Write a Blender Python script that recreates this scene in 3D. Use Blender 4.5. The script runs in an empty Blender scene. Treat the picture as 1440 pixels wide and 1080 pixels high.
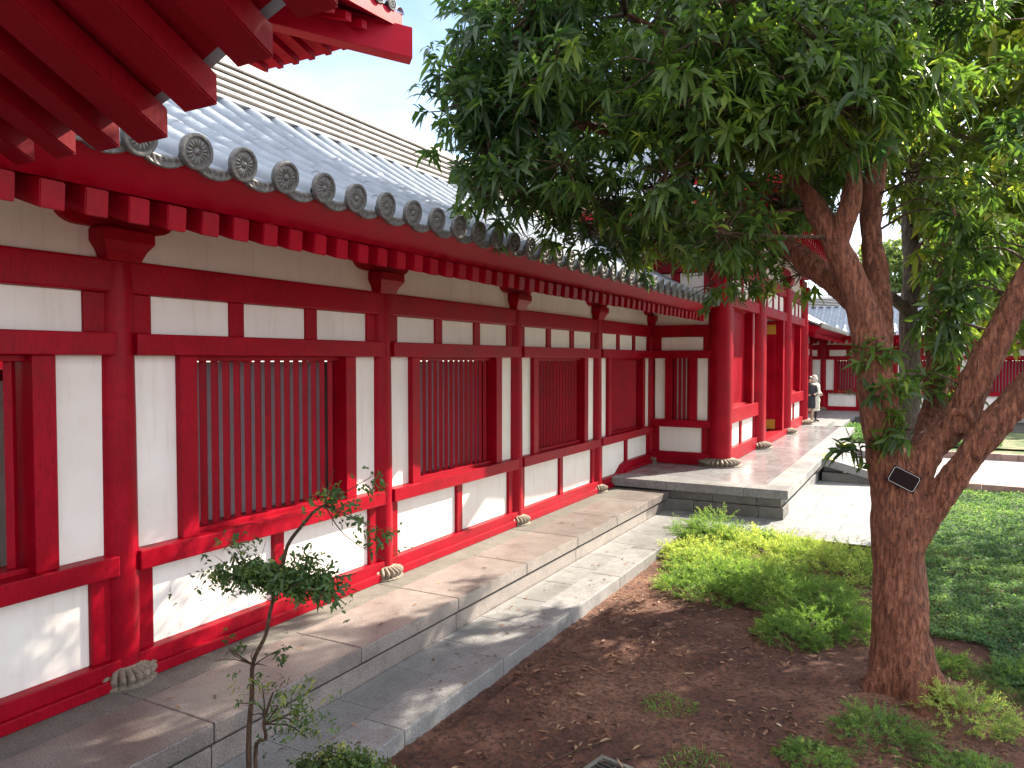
import bpy, bmesh, math, random
import numpy as np
from mathutils import Vector, Matrix, noise as mnoise
PI=math.pi; rad=math.radians
sc=bpy.context.scene
COL=sc.collection
rng=np.random.default_rng(7)
random.seed(11)

# ------------------------------------------------------------------ materials
def newmat(name):
    m=bpy.data.materials.new(name); m.use_nodes=True
    nt=m.node_tree; nt.nodes.clear()
    out=nt.nodes.new('ShaderNodeOutputMaterial')
    b=nt.nodes.new('ShaderNodeBsdfPrincipled')
    nt.links.new(b.outputs[0],out.inputs[0])
    return m,nt,b,out
def N(nt,t,**kw):
    n=nt.nodes.new(t)
    for k,v in kw.items():
        if k.startswith('_'): setattr(n,k[1:],v)
        else: n.inputs[k.replace('__',' ')].default_value=v
    return n
def coords(nt,kind='Object',scale=(1,1,1)):
    c=nt.nodes.new('ShaderNodeTexCoord'); mp=nt.nodes.new('ShaderNodeMapping')
    mp.inputs['Scale'].default_value=scale
    if kind=='World':
        g=nt.nodes.new('ShaderNodeNewGeometry'); nt.links.new(g.outputs['Position'],mp.inputs[0])
    else: nt.links.new(c.outputs[kind],mp.inputs[0])
    return mp.outputs[0]
def noise_tex(nt,vec,scale,detail=5,rough=.55,dist=0):
    n=N(nt,'ShaderNodeTexNoise',Scale=scale,Detail=detail,Roughness=rough,Distortion=dist)
    nt.links.new(vec,n.inputs['Vector']); return n.outputs['Fac']
def ramp(nt,fac,stops):
    r=nt.nodes.new('ShaderNodeValToRGB'); e=r.color_ramp.elements
    while len(e)<len(stops): e.new(.5)
    for i,(p,c) in enumerate(stops):
        e[i].position=p; e[i].color=(*c,1) if len(c)==3 else c
    nt.links.new(fac,r.inputs[0]); return r.outputs[0]
def mixc(nt,a,b,fac,mode='MIX'):
    m=nt.nodes.new('ShaderNodeMix'); m.data_type='RGBA'; m.blend_type=mode
    for s,v in ((m.inputs[0],fac),(m.inputs[6],a),(m.inputs[7],b)):
        if isinstance(v,(int,float)): s.default_value=v
        elif isinstance(v,tuple): s.default_value=(*v,1)
        else: nt.links.new(v,s)
    return m.outputs[2]
def bump(nt,b,h,strength=.3,dist=.01,normal=None):
    n=N(nt,'ShaderNodeBump',Strength=strength,Distance=dist); nt.links.new(h,n.inputs['Height'])
    if normal: nt.links.new(normal,n.inputs['Normal'])
    nt.links.new(n.outputs[0],b.inputs['Normal']); return n.outputs[0]
def rng_out(nt,fac,lo,hi):
    r=nt.nodes.new('ShaderNodeMapRange'); r.inputs['To Min'].default_value=lo; r.inputs['To Max'].default_value=hi
    r.inputs['From Min'].default_value=.25; r.inputs['From Max'].default_value=.75
    nt.links.new(fac,r.inputs[0]); return r.outputs[0]

def mat_paint(name,c1,c2,rough=.38):
    m,nt,b,o=newmat(name); v=coords(nt,'World')
    n1=noise_tex(nt,v,2.2,6,.6); col=ramp(nt,n1,[(.3,c1),(.7,c2)])
    v2=coords(nt,'World',(14,14,3)); n2=noise_tex(nt,v2,5,4,.6)
    col=mixc(nt,col,tuple(x*.72 for x in c1),ramp(nt,n2,[(.50,(0,0,0)),(.74,(.85,.85,.85))]))
    n5=noise_tex(nt,v,45,3,.7); col=mixc(nt,col,tuple(min(.5,x*1.5+.012) for x in c2),ramp(nt,n5,[(.66,(0,0,0)),(.72,(.45,.45,.45))]))
    nt.links.new(col,b.inputs['Base Color'])
    nt.links.new(rng_out(nt,n1,rough-.06,rough+.12),b.inputs['Roughness'])
    n3=noise_tex(nt,v2,3,5,.6); bump(nt,b,n3,.22,.006); b.inputs['Specular IOR Level'].default_value=.13
    return m
M={}
M['red']=mat_paint('red_lacquer',(.215,.0008,.008),(.335,.0016,.015))
M['red_eave']=mat_paint('red_eave_paint',(.29,.002,.013),(.37,.004,.022),.42)
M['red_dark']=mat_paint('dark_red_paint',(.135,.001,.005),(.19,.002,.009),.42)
M['gold']=mat_paint('gilt_fitting',(.38,.20,.03),(.5,.28,.05),.35)

def mat_plaster():
    m,nt,b,o=newmat('white_plaster'); v=coords(nt,'World')
    n1=noise_tex(nt,v,1.7,6,.6)
    col=ramp(nt,n1,[(.25,(.72,.66,.61)),(.6,(.80,.755,.715)),(.8,(.82,.785,.75))])
    vs=coords(nt,'World',(9,9,.9)); n2=noise_tex(nt,vs,1.5,5,.6)
    col=mixc(nt,col,(.55,.49,.42),ramp(nt,n2,[(.52,(0,0,0)),(.80,(.45,.45,.45))]))
    n4=noise_tex(nt,v,37,2,.5)
    col=mixc(nt,col,(.38,.31,.25),ramp(nt,n4,[(.735,(0,0,0)),(.77,(.5,.5,.5))]))
    nt.links.new(col,b.inputs['Base Color']); b.inputs['Roughness'].default_value=.75
    n3=noise_tex(nt,v,22,5,.6); bump(nt,b,n3,.12,.004)
    return m
M['white']=mat_plaster()

def mat_stone(name,c1,c2,spk,rough=.6,tint=True,tiles=None,gloss=None):
    m,nt,b,o=newmat(name); v=coords(nt,'World')
    n1=noise_tex(nt,v,1.6,6,.65); col=ramp(nt,n1,[(.28,c1),(.72,c2)])
    n2=noise_tex(nt,v,70,4,.75)
    col=mixc(nt,col,spk,ramp(nt,n2,[(.47,(0,0,0)),(.62,(.9,.9,.9))]))
    n5=noise_tex(nt,v,5.5,5,.7)
    col=mixc(nt,col,tuple(x*.62 for x in c1),ramp(nt,n5,[(.46,(0,0,0)),(.72,(.75,.75,.75))]))
    if tint:
        a=nt.nodes.new('ShaderNodeAttribute'); a.attribute_name='tint'
        mm=N(nt,'ShaderNodeMapRange'); mm.inputs['To Min'].default_value=.78; mm.inputs['To Max'].default_value=1.12
        nt.links.new(a.outputs['Fac'],mm.inputs[0])
        mu=nt.nodes.new('ShaderNodeVectorMath'); mu.operation='SCALE'
        nt.links.new(col,mu.inputs[0]); nt.links.new(mm.outputs[0],mu.inputs['Scale']); col=mu.outputs[0]
    h=n2
    if tiles:
        br=N(nt,'ShaderNodeTexBrick',Scale=1.0); br.inputs['Mortar Size'].default_value=.006
        br.inputs['Brick Width'].default_value=tiles[0]; br.inputs['Row Height'].default_value=tiles[1]
        br.inputs['Color1'].default_value=(.8,.8,.8,1); br.inputs['Color2'].default_value=(1,1,1,1); br.inputs['Mortar'].default_value=(.3,.3,.3,1)
        nt.links.new(v,br.inputs['Vector']); col=mixc(nt,col,br.outputs['Color'],1.0,'MULTIPLY')
    nt.links.new(col,b.inputs['Base Color'])
    r=rng_out(nt,n1,rough-.1,rough+.12); nt.links.new(r,b.inputs['Roughness'])
    bump(nt,b,h,.35,.004)
    return m
M['granite']=mat_stone('granite_slab',(.20,.17,.158),(.32,.275,.255),(.085,.07,.066),.38)
M['granite_grey']=mat_stone('grey_granite',(.24,.235,.235),(.36,.355,.36),(.10,.10,.10),.45)
M['granite_dark']=mat_stone('dark_granite',(.15,.14,.12),(.23,.22,.20),(.07,.065,.06),.7)
M['polished']=mat_stone('polished_floor',(.33,.335,.35),(.42,.42,.44),(.22,.22,.23),.13,tint=False,tiles=(.8,.8))
M['plaza']=mat_stone('plaza_stone',(.27,.27,.28),(.35,.35,.36),(.2,.2,.2),.5,tint=False,tiles=(1.2,.6))
M['carved']=mat_stone('carved_stone',(.17,.13,.10),(.33,.27,.21),(.10,.075,.055),.75,tint=False)
M['pink']=mat_stone('pink_kerb_stone',(.33,.19,.16),(.45,.28,.24),(.2,.12,.1),.75)

def mat_tile():
    m,nt,b,o=newmat('grey_roof_tile'); v=coords(nt,'World')
    n1=noise_tex(nt,v,3,6,.65); col=ramp(nt,n1,[(.3,(.165,.195,.24)),(.7,(.265,.30,.355))])
    n2=noise_tex(nt,v,28,4,.7); col=mixc(nt,col,(.09,.095,.09),ramp(nt,n2,[(.58,(0,0,0)),(.78,(.5,.5,.5))]))
    nt.links.new(col,b.inputs['Base Color']); nt.links.new(rng_out(nt,n1,.38,.55),b.inputs['Roughness'])
    bump(nt,b,n2,.2,.004); return m
M['tile']=mat_tile()
def mat_tile_end():
    m,nt,b,o=newmat('moulded_tile_end'); v=coords(nt,'World')
    n1=noise_tex(nt,v,40,5,.65); col=ramp(nt,n1,[(.3,(.055,.055,.056)),(.7,(.16,.157,.153))])
    nt.links.new(col,b.inputs['Base Color']); b.inputs['Roughness'].default_value=.5
    bump(nt,b,n1,.4,.006); return m
M['tile_end']=mat_tile_end()
def mat_ridge():
    m,nt,b,o=newmat('pale_ridge_tile'); v=coords(nt,'World')
    n1=noise_tex(nt,v,6,6,.65); col=ramp(nt,n1,[(.3,(.40,.38,.37)),(.7,(.58,.56,.55))])
    nt.links.new(col,b.inputs['Base Color']); b.inputs['Roughness'].default_value=.6
    bump(nt,b,n1,.2,.005); return m
M['ridge']=mat_ridge()

def mat_soil():
    m,nt,b,o=newmat('bare_soil'); v=coords(nt,'World')
    n1=noise_tex(nt,v,1.3,7,.65); col=ramp(nt,n1,[(.30,(.075,.026,.015)),(.5,(.175,.068,.039)),(.72,(.35,.18,.115))])
    n2=noise_tex(nt,v,22,8,.75); col=mixc(nt,col,(.028,.012,.010),ramp(nt,n2,[(.46,(0,0,0)),(.62,(.9,.9,.9))]))
    n3=noise_tex(nt,v,70,3,.6); col=mixc(nt,col,(.36,.27,.2),ramp(nt,n3,[(.66,(0,0,0)),(.72,(.6,.6,.6))]))
    nt.links.new(col,b.inputs['Base Color']); b.inputs['Roughness'].default_value=.9
    bump(nt,b,n2,1.0,.05); return m
M['soil']=mat_soil()
def mat_bark(name,c1,c2,c3):
    m,nt,b,o=newmat(name)
    v=coords(nt,'World',(1,1,.24)); n1=noise_tex(nt,v,36,8,.72,.6)
    v0=coords(nt,'World'); n0=noise_tex(nt,v0,3,5,.6)
    col=ramp(nt,n1,[(.40,c1),(.5,c2),(.62,c3)])
    col=mixc(nt,col,tuple(x*.6 for x in c2),ramp(nt,n0,[(.48,(0,0,0)),(.72,(.7,.7,.7))]))
    n4=noise_tex(nt,v0,60,2,.5); col=mixc(nt,col,tuple(x*.3 for x in c1),ramp(nt,n4,[(.64,(0,0,0)),(.7,(.8,.8,.8))]))
    nt.links.new(col,b.inputs['Base Color']); b.inputs['Roughness'].default_value=.7
    bump(nt,b,n1,1.0,.05); return m
M['bark']=mat_bark('reddish_bark',(.075,.022,.011),(.22,.070,.034),(.36,.145,.078))
M['bark_grey']=mat_bark('grey_bark',(.05,.04,.03),(.13,.10,.08),(.24,.2,.16))
M['twig']=mat_bark('brown_twig',(.04,.02,.012),(.10,.055,.03),(.17,.1,.06))
def mat_leaf(name,dark,light,trans=.35,rough=.38,young=None):
    m,nt,b,o=newmat(name)
    a=nt.nodes.new('ShaderNodeAttribute'); a.attribute_name='tint'
    st=[(0,dark),(.75,light)]
    if young: st=[(0,dark),(.7,light),(1,young)]
    col=ramp(nt,a.outputs['Fac'],st)
    nt.links.new(col,b.inputs['Base Color']); b.inputs['Roughness'].default_value=rough
    t=nt.nodes.new('ShaderNodeBsdfTranslucent')
    tc=mixc(nt,col,(1.0,1.0,.25),.55,'MULTIPLY')
    sc_=nt.nodes.new('ShaderNodeVectorMath'); sc_.operation='SCALE'; sc_.inputs['Scale'].default_value=2.6
    nt.links.new(tc,sc_.inputs[0]); nt.links.new(sc_.outputs[0],t.inputs[0])
    mx=nt.nodes.new('ShaderNodeMixShader'); mx.inputs[0].default_value=trans
    nt.links.new(b.outputs[0],mx.inputs[1]); nt.links.new(t.outputs[0],mx.inputs[2]); nt.links.new(mx.outputs[0],o.inputs[0])
    return m
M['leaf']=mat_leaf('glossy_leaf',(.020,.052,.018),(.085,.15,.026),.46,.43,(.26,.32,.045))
M['leaf2']=mat_leaf('olive_leaf',(.030,.060,.014),(.11,.16,.024),.52,.46,(.32,.32,.05))
M['leaf_far']=mat_leaf('far_foliage',(.035,.065,.020),(.10,.15,.04),.35,.55,(.2,.24,.08))
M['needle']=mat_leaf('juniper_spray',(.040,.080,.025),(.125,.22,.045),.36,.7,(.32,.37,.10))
M['cover']=mat_leaf('ground_cover_leaf',(.035,.085,.04),(.12,.21,.075),.32,.8,(.24,.31,.10))
M['bush']=mat_leaf('small_dark_leaf',(.025,.060,.022),(.07,.13,.03),.3,.42,(.22,.24,.05))
def mat_litter():
    m,nt,b,o=newmat('dry_leaf'); a=nt.nodes.new('ShaderNodeAttribute'); a.attribute_name='tint'
    col=ramp(nt,a.outputs['Fac'],[(0,(.10,.04,.02)),(.5,(.22,.11,.06)),(.85,(.34,.22,.12)),(1,(.5,.42,.3))])
    nt.links.new(col,b.inputs['Base Color']); b.inputs['Roughness'].default_value=.6; return m
M['litter']=mat_litter()
def flat(name,c,rough=.5,metal=0):
    m,nt,b,o=newmat(name); v=coords(nt,'World'); n=noise_tex(nt,v,12,4,.6)
    col=ramp(nt,n,[(.3,tuple(x*.82 for x in c)),(.7,c)]); nt.links.new(col,b.inputs['Base Color'])
    b.inputs['Roughness'].default_value=rough; b.inputs['Metallic'].default_value=metal; return m
M['backing']=flat('lilac_grey_screen',(.40,.34,.38),.8)
M['iron']=flat('dark_iron',(.06,.055,.05),.6,.3)
M['plate']=flat('black_plate',(.016,.009,.009),.85); M['plate'].node_tree.nodes['Principled BSDF'].inputs['Specular IOR Level'].default_value=.1
M['plate_line']=flat('pale_border_line',(.5,.48,.45),.5)
M['yellow']=flat('yellow_marking_paint',(.75,.68,.05),.5)
M['skin']=flat('skin',(.55,.36,.27),.55); M['hair']=flat('black_hair',(.015,.012,.012),.45)
M['coat_dark']=flat('dark_coat',(.022,.024,.032),.8); M['coat_pale']=flat('pale_quilted_coat',(.62,.57,.5),.7)
M['trouser']=flat('beige_trousers',(.42,.32,.23),.8)
def mat_water():
    m,nt,b,o=newmat('pond_water'); b.inputs['Base Color'].default_value=(.02,.035,.028,1); b.inputs['Roughness'].default_value=.06
    v=coords(nt,'World'); n=noise_tex(nt,v,5,3,.5); bump(nt,b,n,.08,.02); return m
M['water']=mat_water()

# ------------------------------------------------------------------ object helpers
def link(name,me,m=None,parent=None,loc=(0,0,0),rot=(0,0,0),smooth=False):
    o=bpy.data.objects.new(name,me); COL.objects.link(o)
    if m is not None and len(me.materials)==0: me.materials.append(m)
    o.location=loc; o.rotation_euler=rot
    if parent is not None: o.parent=parent
    return o
def tag(o,label=None,cat=None,group=None,kind=None):
    if label: o['label']=label
    if cat: o['category']=cat
    if group: o['group']=group
    if kind: o['kind']=kind
    return o
def empty(name,loc=(0,0,0),rotz=0,label=None,cat=None,group=None):
    o=bpy.data.objects.new(name,None); COL.objects.link(o); o.location=loc; o.rotation_euler=(0,0,rotz); o.empty_display_size=.2
    return tag(o,label,cat,group)
def dup(root,loc,rotz=None,label=None,group=None):
    r=root.copy(); COL.objects.link(r); r.location=loc
    if rotz is not None: r.rotation_euler=(0,0,rotz)
    if label: r['label']=label
    if group: r['group']=group
    for ch in list(root.children):
        c=ch.copy(); COL.objects.link(c); c.parent=r
        for g in ch.children:
            d=g.copy(); COL.objects.link(d); d.parent=c
    return r
class MB:
    def __init__(s): s.v=[]; s.f=[]; s.t=[]
    def add(s,vs,fs,t=.5):
        n=len(s.v); s.v+= [tuple(p) for p in vs]; s.f+=[tuple(i+n for i in f) for f in fs]; s.t+=[t]*len(vs); return s
    def box(s,x0,x1,y0,y1,z0,z1,b=0,t=.5):
        if b<=0:
            vs=[(x,y,z) for z in (z0,z1) for y in (y0,y1) for x in (x0,x1)]
            return s.add(vs,[(0,2,3,1),(4,5,7,6),(0,1,5,4),(2,6,7,3),(0,4,6,2),(1,3,7,5)],t)
        bm=bmesh.new(); bmesh.ops.create_cube(bm,size=1)
        for v in bm.verts: v.co=((x0+x1)/2+v.co.x*(x1-x0),(y0+y1)/2+v.co.y*(y1-y0),(z0+z1)/2+v.co.z*(z1-z0))
        bb=min(b,.4*min(x1-x0,y1-y0,z1-z0))
        bmesh.ops.bevel(bm,geom=bm.edges[:],offset=bb,segments=2,affect='EDGES',profile=.6)
        s.frombm(bm,t); bm.free(); return s
    def frombm(s,bm,t=.5):
        bm.verts.index_update(); return s.add([v.co[:] for v in bm.verts],[[v.index for v in f.verts] for f in bm.faces],t)
    def prism(s,prof,axis,a0,a1,b=0,t=.5):
        # prof: 2D polygon in the two other axes (order x,y,z minus axis)
        n=len(prof)
        def P(p,a):
            return {'x':(a,p[0],p[1]),'y':(p[0],a,p[1]),'z':(p[0],p[1],a)}[axis]
        vs=[P(p,a0) for p in prof]+[P(p,a1) for p in prof]
        fs=[tuple(range(n)),tuple(range(2*n-1,n-1,-1))]+[(i,i+n,(i+1)%n+n,(i+1)%n) for i in range(n)]
        if b>0:
            bm=bmesh.new(); bv=[bm.verts.new(p) for p in vs]
            for f in fs: bm.faces.new([bv[i] for i in f])
            bmesh.ops.recalc_face_normals(bm,faces=bm.faces[:])
            bmesh.ops.bevel(bm,geom=[e for e in bm.edges if len(e.link_faces)==2 and e.calc_face_angle(0)>.4],offset=b,segments=2,affect='EDGES')
            s.frombm(bm,t); bm.free(); return s
        return s.add(vs,fs,t)
    def tube(s,pts,rs,seg=8,smooth=4,cap=True,t=.5):
        P=[Vector(p) for p in pts]
        if smooth>1 and len(P)>2:
            Q=[];R=[]
            for i in range(len(P)-1):
                p0=P[max(i-1,0)];p1=P[i];p2=P[i+1];p3=P[min(i+2,len(P)-1)]
                for k in range(smooth):
                    u=k/smooth
                    Q.append(.5*((2*p1)+(p2-p0)*u+(2*p0-5*p1+4*p2-p3)*u*u+(3*p1-p0-3*p2+p3)*u**3)); R.append(rs[i]*(1-u)+rs[i+1]*u)
            Q.append(P[-1]);R.append(rs[-1]); P=Q; rs=R
        vs=[];fs=[]; up=Vector((.3,.2,1)).normalized()
        for i,p in enumerate(P):
            d=(P[min(i+1,len(P)-1)]-P[max(i-1,0)]); d=d.normalized() if d.length>1e-6 else Vector((0,0,1))
            a=d.cross(up)
            if a.length<.15: a=d.cross(Vector((1,0,0)))
            a.normalize(); c=d.cross(a)
            if i==0: pa=a
            a=(pa-d*pa.dot(d)).normalized(); c=d.cross(a); pa=a
            for k in range(seg):
                an=2*PI*k/seg; vs.append(p+(a*math.cos(an)+c*math.sin(an))*rs[i])
        for i in range(len(P)-1):
            for k in range(seg):
                fs.append((i*seg+k,i*seg+(k+1)%seg,(i+1)*seg+(k+1)%seg,(i+1)*seg+k))
        if cap: fs.append(tuple(range(seg-1,-1,-1))); fs.append(tuple((len(P)-1)*seg+k for k in range(seg)))
        return s.add(vs,fs,t)
    def lathe(s,prof,seg=32,c=(0,0,0),mod=None,t=.5):
        vs=[];fs=[];n=len(prof)
        for i,(r,z) in enumerate(prof):
            for k in range(seg):
                a=2*PI*k/seg; rr,zz=(r,z) if mod is None else mod(r,z,a,i)
                vs.append((c[0]+rr*math.cos(a),c[1]+rr*math.sin(a),c[2]+zz))
        for i in range(n-1):
            for k in range(seg): fs.append((i*seg+k,i*seg+(k+1)%seg,(i+1)*seg+(k+1)%seg,(i+1)*seg+k))
        fs.append(tuple(range(seg-1,-1,-1))); fs.append(tuple((n-1)*seg+k for k in range(seg)))
        return s.add(vs,fs,t)
    def mesh(s,name,smooth=False,angle=None):
        me=bpy.data.meshes.new(name); me.from_pydata(s.v,[],s.f); me.update()
        at=me.attributes.new('tint','FLOAT','POINT'); at.data.foreach_set('value',np.array(s.t,dtype=np.float32))
        bm=bmesh.new(); bm.from_mesh(me); bmesh.ops.recalc_face_normals(bm,faces=bm.faces[:])
        if smooth:
            for f in bm.faces: f.smooth=True
            if angle:
                for e in bm.edges:
                    if len(e.link_faces)==2 and e.calc_face_angle(0)>angle: e.smooth=False
        bm.to_mesh(me); bm.free(); return me
    def build(s,name,m,parent=None,loc=(0,0,0),rot=(0,0,0),smooth=False,angle=None):
        return link(name,s.mesh(name,smooth,angle),m,parent,loc,rot)
def npmesh(name,V,F,m,tint=None,smooth=False,mats=None):
    # F: list of (k, array(n,k))
    me=bpy.data.meshes.new(name); me.vertices.add(len(V)); me.vertices.foreach_set('co',np.asarray(V,dtype=np.float32).ravel())
    loops=np.concatenate([f.ravel() for f in F]).astype(np.int32); tot=np.concatenate([np.full(len(f),f.shape[1]) for f in F]).astype(np.int32)
    start=np.concatenate([[0],np.cumsum(tot)[:-1]]).astype(np.int32)
    me.loops.add(len(loops)); me.loops.foreach_set('vertex_index',loops)
    me.polygons.add(len(tot)); me.polygons.foreach_set('loop_start',start); me.polygons.foreach_set('loop_total',tot)
    if smooth: me.polygons.foreach_set('use_smooth',np.ones(len(tot),dtype=bool))
    me.update(calc_edges=True); me.validate()
    if tint is not None:
        at=me.attributes.new('tint','FLOAT','POINT'); at.data.foreach_set('value',np.asarray(tint,dtype=np.float32))
    if m is not None: me.materials.append(m)
    return me
def unit(a): return a/np.maximum(np.linalg.norm(a,axis=-1,keepdims=True),1e-9)
def leaf_geo(P,D,U,L,W,droop,tint,fold=.18):
    """P base, D direction, U up-ish normal, (n,3); returns V,F,tint for lanceolate folded leaves"""
    n=len(P); D=unit(D); S=unit(np.cross(D,U)); U=unit(np.cross(S,D))
    L=np.broadcast_to(L,(n,)); W=np.broadcast_to(W,(n,)); dr=np.broadcast_to(droop,(n,))
    def mid(s): return P+D*(L*s)[:,None]+np.array([0,0,-1.])*(dr*L*s*s)[:,None]
    def side(s,w,sg): return mid(s)+S*(W*w*sg)[:,None]+U*(W*w*fold*2)[:,None]
    V=np.stack([mid(0.),side(.32,.46,-1),mid(.32),side(.32,.46,1),side(.68,.40,-1),mid(.68),side(.68,.40,1),mid(1.)],1).reshape(-1,3)
    b=(np.arange(n)*8)[:,None]
    T=np.concatenate([b+np.array([[0,1,2]]),b+np.array([[0,2,3]]),b+np.array([[4,7,5]]),b+np.array([[5,7,6]])])
    Q=np.concatenate([b+np.array([[1,4,5,2]]),b+np.array([[2,5,6,3]])])
    return V,[T,Q],np.repeat(tint,8)
def join_geo(parts):
    V=[];T=[];Q=[];t=[];n=0
    for v,(a,b),tt in parts:
        V.append(v);T.append(a+n);Q.append(b+n);t.append(tt);n+=len(v)
    return np.concatenate(V),[np.concatenate(T),np.concatenate(Q)],np.concatenate(t)
SUNV=np.array([.38,.70,.60])/np.linalg.norm([.38,.70,.60])
def sun_gaps():
    R=np.random.default_rng(4); T=[]
    for _ in range(26): T.append((.05,R.uniform(2.6,9.3),R.uniform(.05,1.15),R.uniform(.16,.27)))
    for _ in range(16): T.append((R.uniform(.35,1.2),R.uniform(2.4,8.5),0,R.uniform(.16,.30)))
    for _ in range(7): T.append((R.uniform(1.3,2.0),R.uniform(3.5,8.0),-.33,R.uniform(.16,.28)))
    for _ in range(30): T.append((R.uniform(2.2,6.6),R.uniform(3.4,9.6),-.44,R.uniform(.15,.30)))
    for _ in range(12): T.append((R.uniform(5.9,9.5),R.uniform(13.6,15.0),-.42,.45))
    for _ in range(16): T.append((R.uniform(5.6,9.0),R.uniform(8.3,18),-.42,R.uniform(.2,.4)))
    for _ in range(7): T.append((R.uniform(5.6,6.9),R.uniform(9.2,10.4),-.42,.3))
    T+= [(.14,3.62,1.0,.2),(1.0,3.45,0,.3),(.85,3.1,0,.28),(.05,4.6,.5,.35),(.05,5.2,.75,.3),(5.7,6.3,-.44,.35)]
    return np.array(T)
GAPS=sun_gaps()
def lit_gap(C):
    d=C[:,None]-GAPS[None,:,:3]; s=d@SUNV; q=np.linalg.norm(d-s[...,None]*SUNV,axis=2)
    return (q<GAPS[None,:,3]).any(1)
def rosettes(C,A,nl,L,W,tb,R,spread=(.55,1.25),gaps=False):
    if gaps:
        k=~lit_gap(C); C,A,tb=C[k],A[k],tb[k]
    """whorls of leaves: C centres (n,3), A axis (n,3)"""
    n=len(C); A=unit(A); ref=np.where(np.abs(A[:,2:3])>.9,np.array([[1.,0,0]]),np.array([[0,0,1.]]))
    X=unit(np.cross(A,ref)); Y=np.cross(A,X)
    ph=R.uniform(0,2*PI,(n,1))+np.arange(nl)[None]*2.399+R.normal(0,.25,(n,nl))
    el=R.uniform(spread[0],spread[1],(n,nl))
    D=(A[:,None]*np.cos(el)[...,None]+(X[:,None]*np.cos(ph)[...,None]+Y[:,None]*np.sin(ph)[...,None])*np.sin(el)[...,None]).reshape(-1,3)
    off=(A[:,None]*R.uniform(-.09,.02,(n,nl))[...,None]*1.0).reshape(-1,3)
    P=np.repeat(C,nl,0)+off
    U=np.repeat(A,nl,0)+R.normal(0,.25,(n*nl,3))
    LL=L*R.uniform(.5,1.22,n*nl); WW=W*R.uniform(.75,1.2,n*nl)
    t=np.clip(np.repeat(tb,nl)+R.normal(0,.13,n*nl),0,1)
    return leaf_geo(P,D,U,LL,WW,R.uniform(.05,.95,n*nl),t)
# ------------------------------------------------------------------ shared architectural meshes
CACHE={}
def cached(key,fn):
    if key not in CACHE: CACHE[key]=fn()
    return CACHE[key]
def bxm(name,*a,b=.008):
    return cached((name,)+a+(b,),lambda:MB().box(*a,b=b).mesh(name))
def part(name,me,m,parent,loc=(0,0,0),rot=(0,0,0)):
    return link(name,me,m,parent,loc,rot)

def lotus_mesh(R0,h,n=24):
    def mod(r,z,a,i):
        k=abs(math.cos(a*n/2)); inner=1-max(0,1-abs(((a*n/(2*PI))%1)-.5)*5)
        w=math.sin(PI*min(1,max(0,z/h)))
        return (r+R0*.20*w*(k**.5-.8), z+h*.12*w*k)
    prof=[(R0*.98,-.03),(R0*1.0,.0),(R0*1.02,h*.10),(R0*.96,h*.14)]
    for i in range(11):
        u=i/10; prof.append((R0*(.90+.10*math.sin(PI*min(1,u*1.25))-.22*u**3), h*(.16+.76*u)))
    prof+= [(R0*.62,h*.95),(R0*.6,h)]
    return MB().lathe(prof,seg=n*12,mod=lambda r,z,a,i:mod(r,z,a,i) if 3<=i<=14 else (r,z)).mesh('stone_base',True,.9)
def column_mesh(r,h):
    return MB().lathe([(r*1.0,0),(r*1.0,h*.35),(r*.97,h*.65),(r*.9,h*.95),(r*.82,h)],seg=36).mesh('column',True,.6)
def capital_mesh(s,arm):
    m=MB(); b=.135*s; t=.205*s
    prof=[(-b,0),(b,0),(b+.008,.015),(b+.02,.06*s),(b+.05*s,.11*s),(t,.14*s),(t,.235*s),(-t,.235*s),(-t,.14*s),(-b-.05*s,.11*s),(-b-.02,.06*s),(-b-.008,.015)]
    # flared block: extrude profile in both directions
    lv=[(b,0),(b+.01,.03*s),(b+.03*s,.08*s),(t-.005,.13*s),(t,.14*s),(t,.22*s),(t-.012,.235*s)]
    vs=[];fs=[]
    for r,z in lv: vs+=[(-r,-r,z),(r,-r,z),(r,r,z),(-r,r,z)]
    for i in range(len(lv)-1):
        for k in range(4): fs.append((i*4+k,i*4+(k+1)%4,i*4+4+(k+1)%4,i*4+4+k))
    fs+=[(3,2,1,0),tuple((len(lv)-1)*4+k for k in range(4))]; m.add(vs,fs)
    z0=.238*s; z1=.42*s; A=arm; q=[]
    q=[(-A,z1),(-A,z0+.13*s)]
    for k in range(7): a=PI+k/6*PI/2; q.append((-A+.17*s+.17*s*math.cos(a),z0+.12*s+.12*s*math.sin(a)))
    q+= [(-x,z) for x,z in reversed(q)]
    m.prism(q,'x',-.085*s,.085*s,b=.006)
    return m.mesh('capital')
def disc_mesh(R0):
    vs=[];fs=[]; seg=64; rs=[0,.1,.18,.24,.28,.36,.46,.58,.68,.74,.78,.82,.88,.95,1.0,1.0]
    for i,u in enumerate(rs):
        for k in range(seg):
            a=2*PI*k/seg
            if u<.2: h=.014*math.cos(u/.2*PI/2)+.006
            elif u<=.26: h=.001
            elif u<=.72:
                w=(u-.26)/.46; h=.003+.012*abs(math.cos(a*8))**.6*math.sin(PI*min(1,w*.9+.08))
            elif u<.80: h=.001
            else: h=.014 if u<.97 else .010
            if i==len(rs)-1: h=-.022
            vs.append((h,R0*u*math.cos(a),R0*u*math.sin(a)))
    n=len(rs)
    for i in range(n-1):
        for k in range(seg): fs.append((i*seg+k,i*seg+(k+1)%seg,(i+1)*seg+(k+1)%seg,(i+1)*seg+k))
    return MB().add(vs,fs).mesh('eave_tile_disc',True,.8)
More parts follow.
